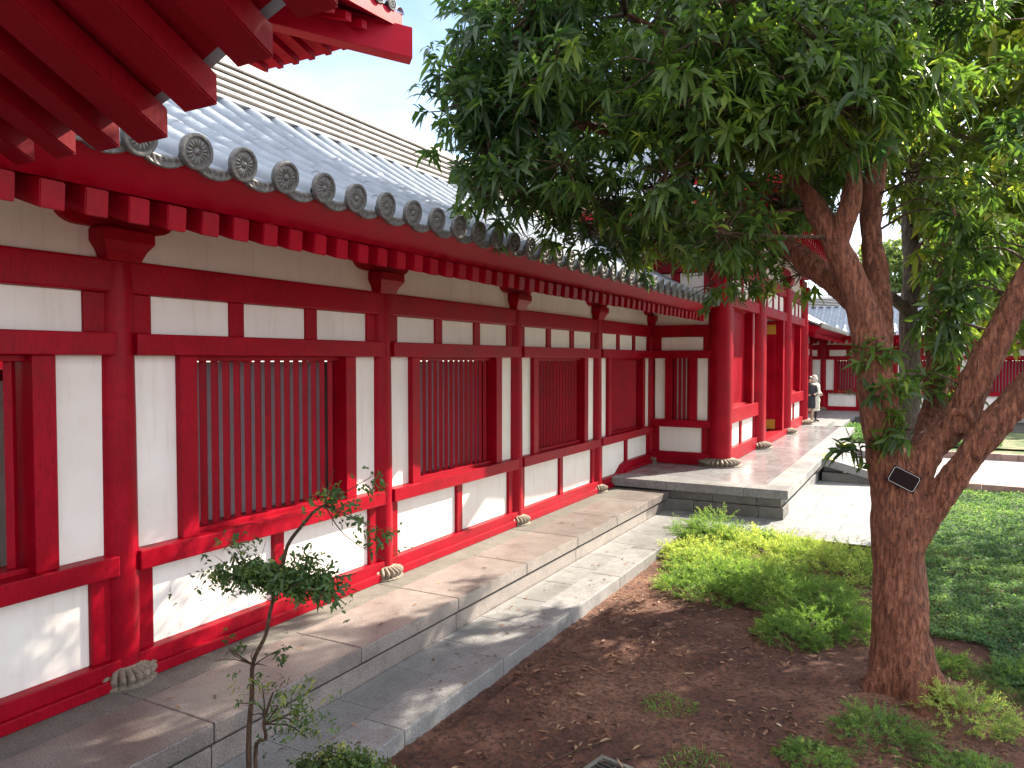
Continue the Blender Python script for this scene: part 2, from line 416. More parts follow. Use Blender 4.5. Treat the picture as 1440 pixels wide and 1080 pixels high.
def drip_mesh(w,R0):
    # sagging pan-tile lip between two discs
    m=MB(); n=12; vs=[];fs=[]
    for i in range(n+1):
        y=-w/2+w*i/n; u=2*y/w; zt=-.026*(1-u*u)+.035; zb=zt-.055-.012*(1-u*u)
        for x,z in ((.02,zt),(.026,zt-.01),(.02+.006*(1 if i%2 else -.6),(zt+zb)/2),(.026,zb+.008),(.018,zb),(-.10,zb+.02),(-.10,zt+.02)): vs.append((x,y,z))
    for i in range(n):
        for k in range(7): fs.append((i*7+k,i*7+(k+1)%7,(i+1)*7+(k+1)%7,(i+1)*7+k))
    fs+=[tuple(range(7)),tuple(n*7+k for k in range(6,-1,-1))]
    return m.add(vs,fs).mesh('drip_tile')
PITCH=.356; XE=1.57; XR=-1.2
def roof_z(d): return 3.615+.44*d+.048*d*d
def tile_slope(y0,y1,sgn=1,pitch=PITCH,xe=XE,xr=XR,zf=roof_z,br=.088):
    """corrugated tile surface as numpy grid; sgn -1 mirrors to the rear slope about xr"""
    n=int(round((y1-y0)/pitch)); prof=[]
    for k in range(n+1):
        c=y0+k*pitch
        for a in np.linspace(0,PI,9): prof.append((c-br*math.cos(a),.0+br*math.sin(a)))
        if k<n:
            for u in (.25,.5,.75):
                y=c+br+(pitch-2*br)*u; prof.append((y,-.005-.028*math.sin(PI*u)))
    prof=np.array(prof); D=xe-xr; tl=.34; nt_=int(math.ceil(D/tl)); st=[]
    for j in range(nt_):
        a=j*tl; b=min(D,(j+1)*tl); st+=[(a,.006),((a+b)/2,.003),(b-.004,0.0)]
    st=np.array(st); rr=np.random.default_rng(int(abs(y0*100))+3)
    jit=rr.normal(0,.0012,(nt_,n+2)); V=[]
    pk=np.clip(np.round((prof[:,0]-y0)/pitch).astype(int),0,n+1)
    for i,(d,o) in enumerate(st):
        x=xe-d; z=zf(d)+.095*0
        V.append(np.stack([np.full(len(prof),x if sgn>0 else 2*xr-x),prof[:,0],prof[:,1]+z+o+jit[i//3][pk]],1))
    V=np.concatenate(V); m_=len(prof); i=np.arange(len(st)-1)[:,None]*m_+np.arange(m_-1)[None]; i=i.ravel()
    Q=np.stack([i,i+1,i+m_+1,i+m_],1)
    if sgn<0: Q=Q[:,::-1]
    return V,[Q]
def tile_mesh(y0,y1,**kw):
    a,fa=tile_slope(y0,y1,1,**kw); b,fb=tile_slope(y0,y1,-1,**kw)
    V=np.concatenate([a,b]); F=[np.concatenate([fa[0],fb[0]+len(a)])]
    me=npmesh('roof',V,F,M['tile'],smooth=True); me.set_sharp_from_angle(angle=rad(38)); return me

L=3.15
def bay(root,y,last=False,back=True):
    def P(name,me,m): return part(name,me,m,root,(0,y,0))
    W=M['white']; R=M['red']
    P('tie_beam',bxm('tie_beam',-.1,.09,.05,L-.05,2.95,3.2,b=.02),R)
    P('middle_rail',bxm('middle_rail',-.1,.15,.085,L-.085,2.485,2.65,b=.01),R)
    P('sill_rail',bxm('sill_rail',-.1,.15,.085,L-.085,.84,.99,b=.01),R)
    if last:
        m=MB(); m.prism([(.05,0),(.95,0),(1.12,.02),(1.36,.16),(1.5,.19),(L-.05,.19),(L-.05,.39),(1.45,.39),(1.25,.35),(1.0,.215),(.85,.2),(.05,.2)],'x',-.1,.12,b=.008)
        m.prism([(.1,0),(.97,0),(1.14,.02),(1.38,.16),(1.52,.19),(L-.05,.19),(L-.05,.26),(1.5,.26),(1.3,.225),(1.05,.095),(.9,.08),(.1,.08)],'x',.0,.165,b=.006)
        P('bottom_rail',m.mesh('bottom_rail'),R)
    else:
        P('bottom_rail',cached('bottom_rail',lambda:MB().box(-.1,.12,.05,L-.05,0,.2,b=.01).box(-.1,.165,.1,L-.1,0,.085,b=.008).mesh('bottom_rail')),R)
    w=.766; g=.155; s=.27
    ys=[s+k*(w+g) for k in range(3)]
    P('plaster_panel',bxm('frieze_panel',-.03,.02,.05,L-.05,3.2,3.72,b=0),W)
    for a in ys: P('plaster_panel',cached(('up',a),lambda:MB().box(-.03,.03,a,a+w,2.65,2.95,b=.006).mesh('plaster_panel')),W)
    edges=[(.05,s)]+[(ys[k]+w,ys[k+1]) for k in range(2)]+[(ys[2]+w,L-.05)]
    for a,b_ in edges: P('short_post',cached(('sp',a),lambda:MB().box(-.06,.055,a,b_,2.65,2.95,b=.008).mesh('short_post')),R)
    for a,b_ in ((.10,.5),(L-.5,L-.10)): P('plaster_panel',cached(('sd',a),lambda:MB().box(-.03,.03,a,b_,.99,2.485,b=.006).mesh('plaster_panel')),W)
    for a,b_ in ((.24,1.5),(1.63,L-.26)): P('plaster_panel',cached(('lo',a),lambda:MB().box(-.03,.03,a,b_,.2,.84,b=.006).mesh('plaster_panel')),W)
    for a,b_ in ((.05,.24),(1.5,1.63),(L-.26,L-.05)): P('short_post',cached(('lp',a),lambda:MB().box(-.06,.07,a,b_,.2,.84,b=.008).mesh('short_post')),R)
    def win():
        m=MB()
        for a,b_ in ((.5,.66),(L-.66,L-.5)): m.box(-.17,.095,a,b_,.99,2.485,b=.008)
        m.box(-.17,.02,.66,L-.66,.99,1.03,b=.005); m.box(-.17,.02,.66,L-.66,2.44,2.485,b=.005)
        return m.mesh('window')
    wn=P('window',cached('win',win),R)
    def lat():
        m=MB(); n=15; a=.66; b_=L-.66; st=(b_-a)/n
        for k in range(n):
            c=a+st*(k+.5)
            m.prism([(-.10,c),(-.07,c-.040),(-.04,c),(-.07,c+.040)],'z',1.02,2.45)
        return m.mesh('lattice')
    lt=link('lattice',cached('lat',lat),M['red'],wn)
    if back: link('backing_panel',bxm('backing_panel',-.24,-.21,.5,L-.5,.9,2.43,b=0),M['backing'],wn)

def gallery(name,label,loc,rotz,nb,discs=True,last=False,y_roof=None,ret=False,group=None,cat='gallery',back_open=True,rear=True):
    root=empty(name,loc,rotz,label,cat,group); Y1=nb*L
    for k in range(nb+1):
        z=.19 if (last and k==nb) else 0
        part('column',cached(('col',z),lambda:column_mesh(.14,3.19-z)),M['red'],root,(0,k*L,z))
        b=part('stone_base',cached('lotus',lambda:lotus_mesh(.255,.135)),M['carved'],root,(0,k*L,z))
        part('capital',cached('cap',lambda:capital_mesh(1.0,.47)),M['red'],root,(0,k*L,3.185))
    for k in range(nb): bay(root,k*L,last and k==nb-1,back=not(last and k<2))
    y0,y1=(-.4,Y1+.4) if y_roof is None else y_roof
    part('eave_purlin',MB().box(-.09,.09,y0,y1,3.6,3.69,b=.01).mesh('eave_purlin'),M['red'],root)
    # rafters
    def rafter():
        m=MB(); xa,xb=-1.15,1.35; za,zb=3.665+1.15*.31,3.24
        zx=lambda x:3.24+(1.35-x)*.31
        m.prism([(xa,zx(xa)),(xb,zx(xb)),(xb+.012,zx(xb)+.15),(xa,zx(xa)+.155)],'y',-.067,.067,b=.006); return m.mesh('rafter')
    nr=int((y1-y0)/.25)
    for k in range(nr): part('rafter',cached('rafter',rafter),M['red'],root,(random.uniform(-.008,.008),y0+.12+k*.25+random.uniform(-.006,.006),random.uniform(-.004,.004)))
    zx=lambda x:3.398+(1.35-x)*.31
    m=MB(); m.prism([(-1.15,zx(-1.15)),(1.30,zx(1.30)),(1.53,3.575),(1.55,3.60),(1.50,3.63),(-1.15,zx(-1.15)+.04)],'y',y0,y1)
    part('eave_board',m.mesh('eave_board'),M['red_eave'],root)
    n=int(round((y1-y0)/PITCH)); y1r=y0+n*PITCH
    rf=part('roof',tile_mesh(y0,y1r),M['tile'],root)
    zr=roof_z(XE-XR)
    m=MB(); zz=zr-.10
    for j in range(6):
        m.box(XR-.20+.012*j,XR+.20-.012*j,y0,y1r,zz+.046,zz+.078,b=.004); zz+=.078
    link('ridge_core',MB().box(XR-.10,XR+.10,y0+.01,y1r-.01,zr-.12,zz-.01).mesh('ridge_core'),M['iron'],rf)
    kk=int((y1r-y0)/.42)
    for q in range(kk):
        m.tube([(XR,y0+q*.42,zz+.02),(XR,y0+q*.42+.415,zz+.012)],[.105,.098],seg=14,smooth=1)
    link('ridge',m.mesh('ridge'),M['ridge'],rf)
    if discs:
        for k in range(n+1):
            part('eave_tile_disc',cached('disc',lambda:disc_mesh(.106)),M['tile_end'],root,(XE+.045+random.uniform(-.006,.006),y0+k*PITCH+random.uniform(-.006,.006),roof_z(0)+.055+random.uniform(-.006,.006)),(random.uniform(-.3,.3),rad(10)+random.uniform(-.06,.06),random.uniform(-.07,.07)))
            if k<n: part('drip_tile',cached('drip',lambda:drip_mesh(PITCH-.10,.1)),M['tile_end'],root,(XE-.02,y0+(k+.5)*PITCH,roof_z(0)-.012),(0,rad(8),0))
    else:
        def fd(): return MB().add([(.02,.1*math.cos(a),.1*math.sin(a)) for a in np.linspace(0,2*PI,13)[:-1]]+[(-.04,.1*math.cos(a),.1*math.sin(a)) for a in np.linspace(0,2*PI,13)[:-1]],[tuple(range(12))]+[(i,(i+1)%12,12+(i+1)%12,12+i) for i in range(12)]).mesh('eave_tile_disc')
        for k in range(n+1): part('eave_tile_disc',cached('fdisc',fd),M['tile_end'],root,(XE,y0+k*PITCH,roof_z(0)+.055))
    if not rear:
        m=MB(); m.box(-2.52,-2.38,0,Y1,2.95,3.3,b=.01); part('rear_rail',m.mesh('rear_rail'),M['red'],root)
        for k in range(nb+1): part('column',cached(('col',0),lambda:column_mesh(.14,3.19)),M['red'],root,(-2.45,k*L,0))
        part('gallery_floor',MB().box(-2.6,-.05,0,Y1,-.1,-.004).mesh('gallery_floor'),M['granite_grey'],root)
    else:
        m=MB()
        m.box(-2.5,-2.42,0,Y1,0,2.25)
        part('rear_wall',m.mesh('rear_wall'),M['white'],root)
        m=MB(); m.box(-2.52,-2.38,0,Y1,2.25,2.36,b=.01); m.box(-2.52,-2.38,0,Y1,2.95,3.3,b=.01)
        for k in range(nb*2+1): m.box(-2.53,-2.37,k*L/2-.06,k*L/2+.06,2.36,2.95)
        part('rear_rail',m.mesh('rear_rail'),M['red'],root)
        part('gallery_floor',MB().box(-2.6,-.05,0,Y1,-.1,-.004).mesh('gallery_floor'),M['granite_grey'],root)
    return root
# long gallery on the left
GY=-2.73
gal=gallery('gallery','long red-and-white gallery with barred windows and grey tiled eave, nearest on the left',(0,GY,0),0,6,last=True,y_roof=(-.3,18.62))
# short return wall of the gallery at the gatehouse
def return_wall():
    Y=6*L; r=gal
    def B(name,x0,x1,z0,z1,m,d=(-.08,.09),b=.008):
        part(name,MB().box(x0,x1,-d[1],-d[0],z0,z1,b=b).mesh(name),m,r,(0,Y,0))
    B('tie_beam',.1,1.5,2.95,3.2,M['red']); B('middle_rail',.1,1.5,2.485,2.65,M['red'],(-.08,.13)); B('sill_rail',.1,1.5,.99,1.15,M['red'],(-.08,.13))
    B('bottom_rail',.1,1.5,.19,.45,M['red'],(-.08,.11))
    B('plaster_panel',.1,1.5,3.2,3.72,M['white'],(-.03,.02)); B('plaster_panel',.3,1.22,2.66,2.94,M['white'],(-.03,.04))
    B('short_post',.12,.3,2.65,2.95,M['red'],(-.06,.06)); B('short_post',1.22,1.5,2.65,2.95,M['red'],(-.06,.06))
    B('plaster_panel',.16,.40,1.15,2.485,M['white'],(-.03,.03)); B('plaster_panel',1.1,1.34,1.15,2.485,M['white'],(-.03,.03))
    B('plaster_panel',.26,1.2,.45,.99,M['white'],(-.03,.03)); B('short_post',.1,.26,.45,.99,M['red'],(-.06,.06)); B('short_post',1.2,1.5,.45,.99,M['red'],(-.06,.06))
    m=MB(); m.box(.40,.56,-.1,.1,1.15,2.485,b=.008); m.box(.94,1.1,-.1,.1,1.15,2.485,b=.008); m.box(1.34,1.5,-.07,.08,1.15,2.485,b=.008)
    w=part('window',m.mesh('window'),M['red'],r,(0,Y,0))
    m=MB()
    for k in range(4): m.box(.585+k*.095,.635+k*.095,-.03,.03,1.15,2.485)
    link('lattice',m.mesh('lattice'),M['red'],w)
return_wall()

# ------------------------------------------------------------------ plinths, path
def slabs_x(name,parent,segs,x0,x1,z0,z1,m,b=.008,seed=1,gap=.008):
    R=random.Random(seed)
    for a,b_ in segs:
        MB().box(x0,x1,a+gap/2,b_-gap/2,z0,z1,b=b,t=R.random()).build(name,m,parent)
def segs(a,b,l,off=0):
    e=[a]; p=a+off if off else a+l
    while p<b-.2: e.append(p); p+=l
    e.append(b); return list(zip(e[:-1],e[1:]))
pl=empty('stone_plinth',(0,0,0),0,'long low granite plinth with slab edge running under the barred gallery windows','plinth')
slabs_x('paving_slab',pl,segs(-4,16.2,3.04,1.35),-.12,.452,-.3,-.002,M['granite_dark'],.006,3)
slabs_x('paving_slab',pl,segs(-4,13.75,1.52,1.35),.458,1.215,-.135,0,M['granite'],.012,4)
slabs_x('riser_block',pl,segs(-4,13.75,3.04,1.35),.9,1.185,-.36,-.165,M['granite'],.008,5)
slabs_x('riser_block',pl,[(-4,13.75)],.5,1.08,-.36,-.133,M['granite_dark'],0,6)
# path strip
m=MB(); R=random.Random(8)
for a,b_ in segs(-4,13.64,.76,.3): m.box(1.195,1.602,a+.003,b_-.003,-.5,-.33,b=.006,t=R.random()*.6)
for a,b_ in segs(-4,13.64,1.52,.9): m.box(1.608,2.0,a+.004,b_-.004,-.6,-.326,b=.012,t=R.random())
tag(m.build('path',M['granite_grey']),kind='structure')
# gate plinth
gp=empty('gate_plinth',(0,0,0),0,'raised polished stone plinth under the gatehouse with block courses below its slab','plinth')
R=random.Random(9)
for a,b_ in [(-.1,1.2),(1.2,2.6),(2.6,3.35)]: MB().box(a+.002,b_-.002,13.62,14.1,.03,.19,b=.01,t=R.random()*.5+.2).build('coping_slab',M['granite_grey'],gp)
for a,b_ in segs(14.104,27.6,1.9): MB().box(2.9,3.35,a+.002,b_-.002,.03,.19,b=.01,t=R.random()*.5+.5).build('coping_slab',M['granite_grey'],gp)
MB().box(-.1,2.896,14.104,27.6,-.2,.186).build('polished_floor',M['polished'],gp)
for z0,z1,off,x1 in ((-.125,.028,.35,3.22),(-.34,-.129,.8,3.27)):
    e=[.9]; p=.9+off
    while p<x1-.3: e.append(p); p+=.78 if z1>0 else 1.15
    e.append(x1)
    for a,b_ in zip(e[:-1],e[1:]): MB().box(a+.003,b_-.003,13.72 if z1>0 else 13.66,14.2,z0,z1,b=.008,t=R.random()).build('course_block',M['granite_dark'],gp)  # front courses get a darker stone, their shade put into the colour
    for a,b_ in segs(14.2,27.5,1.6,off): MB().box(x1-.4,x1,a+.003,b_-.003,z0,z1,b=.008,t=R.random()*.4+.6).build('course_block',M['granite_grey'],gp)  # side courses paler, sunlight put into the stone tint
# steps beside the plinth
stp=empty('stone_steps',(3.35,18.5,-.33),0,'short flight of pale stone steps with sloped cheek slabs beside the gate plinth','steps')
def cheek(y):
    m=MB(); m.prism([(0.004,.36),(0.004,.52),(.12,.52),(1.75,.09),(1.75,-.03),(1.6,-.03)],'y',y,y+.32,b=.01,t=.6); return m.mesh('cheek_slab')
for y in (0,3.4):
    part('cheek_slab',cheek(y),M['granite_grey'],stp)
    m=MB(); m.prism([(0.004,0),(.004,.20),(.75,.2),(1.35,0)],'y',y+.05,y+.27,t=.4); part('cheek_base',m.mesh('cheek_base'),M['granite_dark'],stp)
for k in range(3): part('step',MB().box(.004,.45+.4*k,.324,3.396,.36-.17*(k+1)+.0,.36-.17*k,b=.01,t=.8).mesh('step'),M['granite_grey'],stp)
for a in (0,3.4): part('yellow_mark',MB().prism([(.02,.5235),(.118,.5235),(.26,.4865),(.26,.49),(.118,.5275),(.02,.5275)],'y',a+.02,a+.3).mesh('yellow_mark'),M['yellow'],stp)
part('yellow_mark',MB().box(-.06,-.01,.5,1.1,.5235,.526).mesh('yellow_mark'),M['yellow'],stp)

# ------------------------------------------------------------------ hip roof used by gatehouse and hall
def hip_roof(root,x0,x1,y0,y1,ze,zr,up,over,rsp,sides,disc_sides=(),hipw=.16,hiph=.3,tilem=None,pitch=.36,rl=1.7):
    cx0,cx1,cy0,cy1=x0,x1,y0,y1; hw=min(x1-x0,y1-y0)/2
    def lift(x,y):
        dx=min(x-x0,x1-x); dy=min(y-y0,y1-y); t=max(0,1-max(dx,dy)/3.0); return up*t*t
    def hgt(x,y):
        d=min(x-x0,x1-x,y-y0,y1-y); u=max(0,d/hw); return ze+lift(x,y)*max(0,1-u*2)+(zr-ze)*(.62*u+.38*u*u)
    V=[];F=[]; n=0
    def slope(fn,length):
        nonlocal n
        k=int(length/(pitch/6)); nv=14
        g=np.zeros((nv+1,k+1,3))
        for i in range(nv+1):
            v=i/nv
            for j in range(k+1):
                x,y,s=fn(v,j/k); ph=abs(((s/pitch)%1)-.5)*2
                z=hgt(x,y)+(.085*math.sqrt(max(0,1-((ph)/.5)**2)) if ph<.5 else -.02*math.sin((ph-.5)*PI*2))*1.0
                g[i,j]=(x,y,z)
        idx=np.arange((nv+1)*(k+1)).reshape(nv+1,k+1)+n
        V.append(g.reshape(-1,3)); F.append(np.stack([idx[:-1,:-1].ravel(),idx[:-1,1:].ravel(),idx[1:,1:].ravel(),idx[1:,:-1].ravel()],1)); n+=(nv+1)*(k+1)
    H=hw
    slope(lambda v,u:(x1-H*v,(y0+H*v)+(y1-y0-2*H*v)*u,(y0+H*v)+(y1-y0-2*H*v)*u),y1-y0)
    slope(lambda v,u:(x0+H*v,(y0+H*v)+(y1-y0-2*H*v)*u,(y0+H*v)+(y1-y0-2*H*v)*u),y1-y0)
    slope(lambda v,u:((x0+H*v)+(x1-x0-2*H*v)*u,y0+H*v,(x0+H*v)+(x1-x0-2*H*v)*u),x1-x0)
    slope(lambda v,u:((x0+H*v)+(x1-x0-2*H*v)*u,y1-H*v,(x0+H*v)+(x1-x0-2*H*v)*u),x1-x0)
    rf=part('roof',npmesh('roof',np.concatenate(V),[np.concatenate(F)],M['tile'],smooth=True),None,root)
    m=MB()
    for (a,b_) in (((x0,y0),(x0+H,y0+H)),((x1,y0),(x1-H,y0+H)),((x0,y1),(x0+H,y1-H)),((x1,y1),(x1-H,y1-H))):
        q=[(a[0]+(b_[0]-a[0])*u,a[1]+(b_[1]-a[1])*u) for u in np.linspace(.03,1,9)]
        m.tube([(x,y,hgt(x,y)+.12) for x,y in q],[.14]*9,seg=10,smooth=1)
    if y1-y0>x1-x0: m.box((x0+x1)/2-.2,(x0+x1)/2+.2,y0+H,y1-H,zr-.1,zr+.55,b=.03)
    else: m.box(x0+H,x1-H,(y0+y1)/2-.2,(y0+y1)/2+.2,zr-.1,zr+.55,b=.03)
    link('ridge',m.mesh('ridge'),M['ridge'],rf)
    # soffit ring: eave board outer strip + board above the rafters
    m=MB()
    def zin(x,y): return ze+lift(x,y)-.05
    def strip(P,Q):
        k=24
        for j in range(k):
            a=j/k;b_=(j+1)/k
            o0=(P[0]+(Q[0]-P[0])*a,P[1]+(Q[1]-P[1])*a);o1=(P[0]+(Q[0]-P[0])*b_,P[1]+(Q[1]-P[1])*b_)
            def inn(o): 
                return (min(max(o[0],x0+over),x1-over),min(max(o[1],y0+over),y1-over))
            i0=inn(o0);i1=inn(o1); f0=zin(*o0);f1=zin(*o1); r=.3*over
            vs=[(*o0,f0+.03),(*o1,f1+.03),(*o1,f1-.22),(*o0,f0-.22),(*i1,ze+r),(*i0,ze+r),(*i1,ze+r+.05),(*i0,ze+r+.05)]
            m.add(vs,[(0,1,2,3),(3,2,4,5),(0,7,6,1)])
    C4=[(x0+.03,y0+.03),(x1-.03,y0+.03),(x1-.03,y1-.03),(x0+.03,y1-.03)]
    for a in range(4): strip(C4[a],C4[(a+1)%4])
    part('eave_board',m.mesh('eave_board'),M['red_eave'],root)
    # rafters
    def rf_mesh(): 
        return MB().prism([(0,-.17),(0,-.02),(-rl,.3*rl-.02),(-rl,.3*rl-.17)],'y',-.075,.075,b=.006).mesh('rafter')
    rm=rf_mesh()
    ins=.28
    for sd in sides:
        if sd in '+x-x':
            s=1 if sd=='+x' else -1; ex=x1-ins if s>0 else x0+ins; yy=y0+.55
            while yy<y1-.5:
                part('rafter',rm,M['red'],root,(ex,yy,zin(ex,yy)-.24),(0,0,0 if s>0 else PI)); yy+=rsp
        else:
            s=1 if sd=='+y' else -1; ey=y1-ins if s>0 else y0+ins; xx=x0+.55
            while xx<x1-.5:
                part('rafter',rm,M['red'],root,(xx,ey,zin(xx,ey)-.24),(0,0,PI/2 if s>0 else -PI/2)); xx+=rsp
    # hip rafters
    ln=over*1.414+.9
    hm=MB().prism([(.12,-hiph),(.12,0),(-ln,.14*ln),(-ln,.14*ln-hiph)],'y',-hipw/2,hipw/2,b=.01).mesh('hip_rafter')
    for (x,y,a) in ((x0,y0,225),(x1,y0,-45),(x0,y1,135),(x1,y1,45)):
        part('hip_rafter',hm,M['red_eave'],root,(x,y,ze+up-.30),(0,0,rad(a)))
    for sd in disc_sides:
        yy=y0+.18; k=0
        while yy<y1-.1:
            part('eave_tile_disc',cached('disc',lambda:disc_mesh(.106)),M['tile_end'],root,(x1+.02,yy,hgt(x1,yy)+.05),(0,rad(8),0)); yy+=pitch
    return hgt

# ------------------------------------------------------------------ gatehouse
gh=empty('gatehouse',(1.55,16.25,.19),0,'tall red gatehouse with open door, thick round columns and hipped tile roof','gatehouse')
GB=[0,3.75,8.15,11.9]
gcol=column_mesh(.26,4.46); gcap=capital_mesh(1.35,.62); glot=lotus_mesh(.44,.17,26)
for y in GB+[ ]:
    part('column',gcol,M['red'],gh,(0,y,0)); part('stone_base',glot,M['carved'],gh,(0,y,0)); part('capital',gcap,M['red'],gh,(0,y,4.45))
for x in (-2.6,-5.2):
    part('column',gcol,M['red'],gh,(x,0,0)); part('capital',gcap,M['red'],gh,(x,0,4.45),(0,0,PI/2)); part('column',gcol,M['red'],gh,(x,11.9,0))
def gwall(name,y0,y1,z0,z1,m,xo=0,d=(-.1,.1),b=.01):
    return part(name,MB().box(d[0],d[1],y0,y1,z0,z1,b=b).mesh(name),m,gh,(xo,0,0))
for i in range(3):
    a=GB[i]+.15; b_=GB[i+1]-.15
    gwall('tie_beam',a,b_,4.16,4.46,M['red'],d=(-.12,.12)); gwall('middle_rail',a,b_,3.42,3.68,M['red'],d=(-.12,.15))
    gwall('plaster_panel',a,b_,4.46,5.3,M['white'],d=(-.03,.02))
    n=4 if i!=1 else 4; w=(b_-a-.3)/n
    for k in range(n):
        gwall('plaster_panel',a+.3+k*w,a+.3+(k+1)*w-.16,3.70,4.14,M['white'],d=(-.03,.04))
    for k in range(n+1): gwall('short_post',max(a,a+.14+k*w),a+.3+k*w,3.68,4.16,M['red'],d=(-.06,.07))
    if i!=1:
        gwall('sill_rail',a,b_,.86,1.18,M['red'],d=(-.12,.15)); gwall('bottom_rail',a,b_,0,.30,M['red'],d=(-.12,.13))
        c=(a+b_)/2; gwall('plaster_panel',a+.22,c-.08,.3,.86,M['white'],d=(-.03,.03)); gwall('plaster_panel',c+.08,b_-.22,.3,.86,M['white'],d=(-.03,.03))
        for p,q in ((a,a+.22),(c-.08,c+.08),(b_-.22,b_)): gwall('short_post',p,q,.3,.86,M['red'],d=(-.06,.07))
        gwall('plaster_panel',a+.12,a+.5,1.18,3.42,M['white'],d=(-.03,.03)); gwall('plaster_panel',b_-.5,b_-.1,1.18,3.42,M['white'],d=(-.03,.03))
        m=MB()
        for p,q in ((a+.5,a+.68),(b_-.68,b_-.5)): m.box(-.25,.1,p,q,1.18,3.42,b=.01)
        m.box(-.22,-.02,a+.6,b_-.6,1.17,1.22,b=.006); m.box(-.22,-.02,a+.6,b_-.6,3.39,3.43,b=.006)
        wn=part('window',m.mesh('window'),M['red'],gh)
        m=MB(); n2=16; st=(b_-a-1.36)/n2
        for k in range(n2): m.box(-.16,-.08,a+.68+k*st+.008,a+.68+(k+1)*st-.008,1.18,3.42)
        m.box(-.2,-.17,a+.68,b_-.68,1.18,3.42)
        link('lattice',m.mesh('lattice'),M['red'],wn)
    else:
        gwall('plaster_panel',a+.1,a+.45,.3,3.42,M['white'],d=(-.03,.03)); gwall('plaster_panel',b_-.45,b_-.1,.3,3.42,M['white'],d=(-.03,.03))
        for p,q in ((a+.45,a+.72),(b_-.72,b_-.45)): part('door_post',MB().box(-.3,.14,p,q,0,3.42,b=.012).mesh('door_post'),M['red'],gh)
        gwall('threshold',a,b_,0,.16,M['red'],d=(-.2,.2))
        for s,p in ((1,a+.72),(-1,b_-.72)):
            m=MB(); m.box(-1.5,-.08,min(p,p+s*.09),max(p,p+s*.09),.2,3.4,b=.01)
            d=part('door',m.mesh('door'),M['red'],gh)
            y_=p+s*.09
            for zz in (.2,3.02): link('gilt_hinge',MB().box(-.36,-.06,min(y_,y_+s*.012),max(y_,y_+s*.012),zz,zz+.28).mesh('gilt_hinge'),M['gold'],d)
            m=MB()
            for zz in (.9,1.5,2.1,2.7):
                for xx in (-1.3,-1.0,-.7,-.4): m.lathe([(.04,0),(.03,.025),(0.005,.04)],seg=10,c=(0,0,0)) if False else m.box(xx-.03,xx+.03,min(y_,y_+s*.03),max(y_,y_+s*.03),zz-.03,zz+.03,b=.012)
            link('door_stud',m.mesh('door_stud'),M['gold'],d)
# side wall of the gatehouse above the gallery
def sw(name,x0,x1,z0,z1,m,d=(-.1,.1)): part(name,MB().box(x0,x1,d[0],d[1],z0,z1,b=.01).mesh(name),m,gh)
for a,b_ in ((-2.5,-.15),(-5.1,-2.7)):
    sw('tie_beam',a,b_,4.16,4.46,M['red'],(-.12,.12)); sw('middle_rail',a,b_,3.42,3.68,M['red'],(-.14,.12)); sw('plaster_panel',a,b_,4.46,5.3,M['white'],(-.02,.03)); sw('plaster_panel',a,b_,0,3.42,M['white'],(-.02,.03))
    for k in range(3): 
        w=(b_-a-.2)/3; sw('plaster_panel',a+.2+k*w,a+k*w+w,3.7,4.14,M['white'],(-.04,.03))
    for k in range(4): w=(b_-a-.2)/3; sw('short_post',a+k*w,a+.2+k*w,3.68,4.16,M['red'],(-.06,.06))
part('side_bracket',gcap,M['red'],gh,(-1.3,0,4.45),(0,0,PI/2))
sw('rear_wall',-5.25,-5.15,0,5.3,M['white'],(-.05,4.0)); part('rear_wall',MB().box(-5.25,-5.15,7.9,11.95,0,5.3).mesh('rear_wall'),M['white'],gh)
part('end_wall',MB().box(-5.2,-.1,11.85,11.95,0,5.3).mesh('end_wall'),M['white'],gh)
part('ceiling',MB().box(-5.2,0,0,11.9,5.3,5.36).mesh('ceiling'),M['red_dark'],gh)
hip_roof(gh,-6.9,1.75,-1.75,13.65,5.42,8.6,.35,1.6,.38,('+x','-y'),rl=1.75)

# ------------------------------------------------------------------ hall behind the gallery (only its eave corner shows)
hl=empty('hall',(-8.6,3.6,0),0,'tall hall behind the gallery, its red eave corner showing against the sky','hall')
hgt=hip_roof(hl,-5.5,5.45,-8.2,7.85,8.72,13.2,.12,2.0,.42,('+x','+y'),('+x',),hipw=.34,hiph=.56,rl=1.9)
m=MB(); m.box(-3.4,3.35,-6.1,5.75,0,8.9); part('wall',m.mesh('wall'),M['white'],hl)
for x in (-3.4,3.35):
    for y in (-6.1,-2.1,1.8,5.75): part('column',cached('hcol',lambda:column_mesh(.24,8.6)),M['red'],hl,(x,y,0))
for z in (5.2,7.4,8.3):
    m=MB(); m.box(-3.5,3.45,-6.2,5.85,z,z+.3); part('tie_beam',m.mesh('tie_beam'),M['red'],hl)

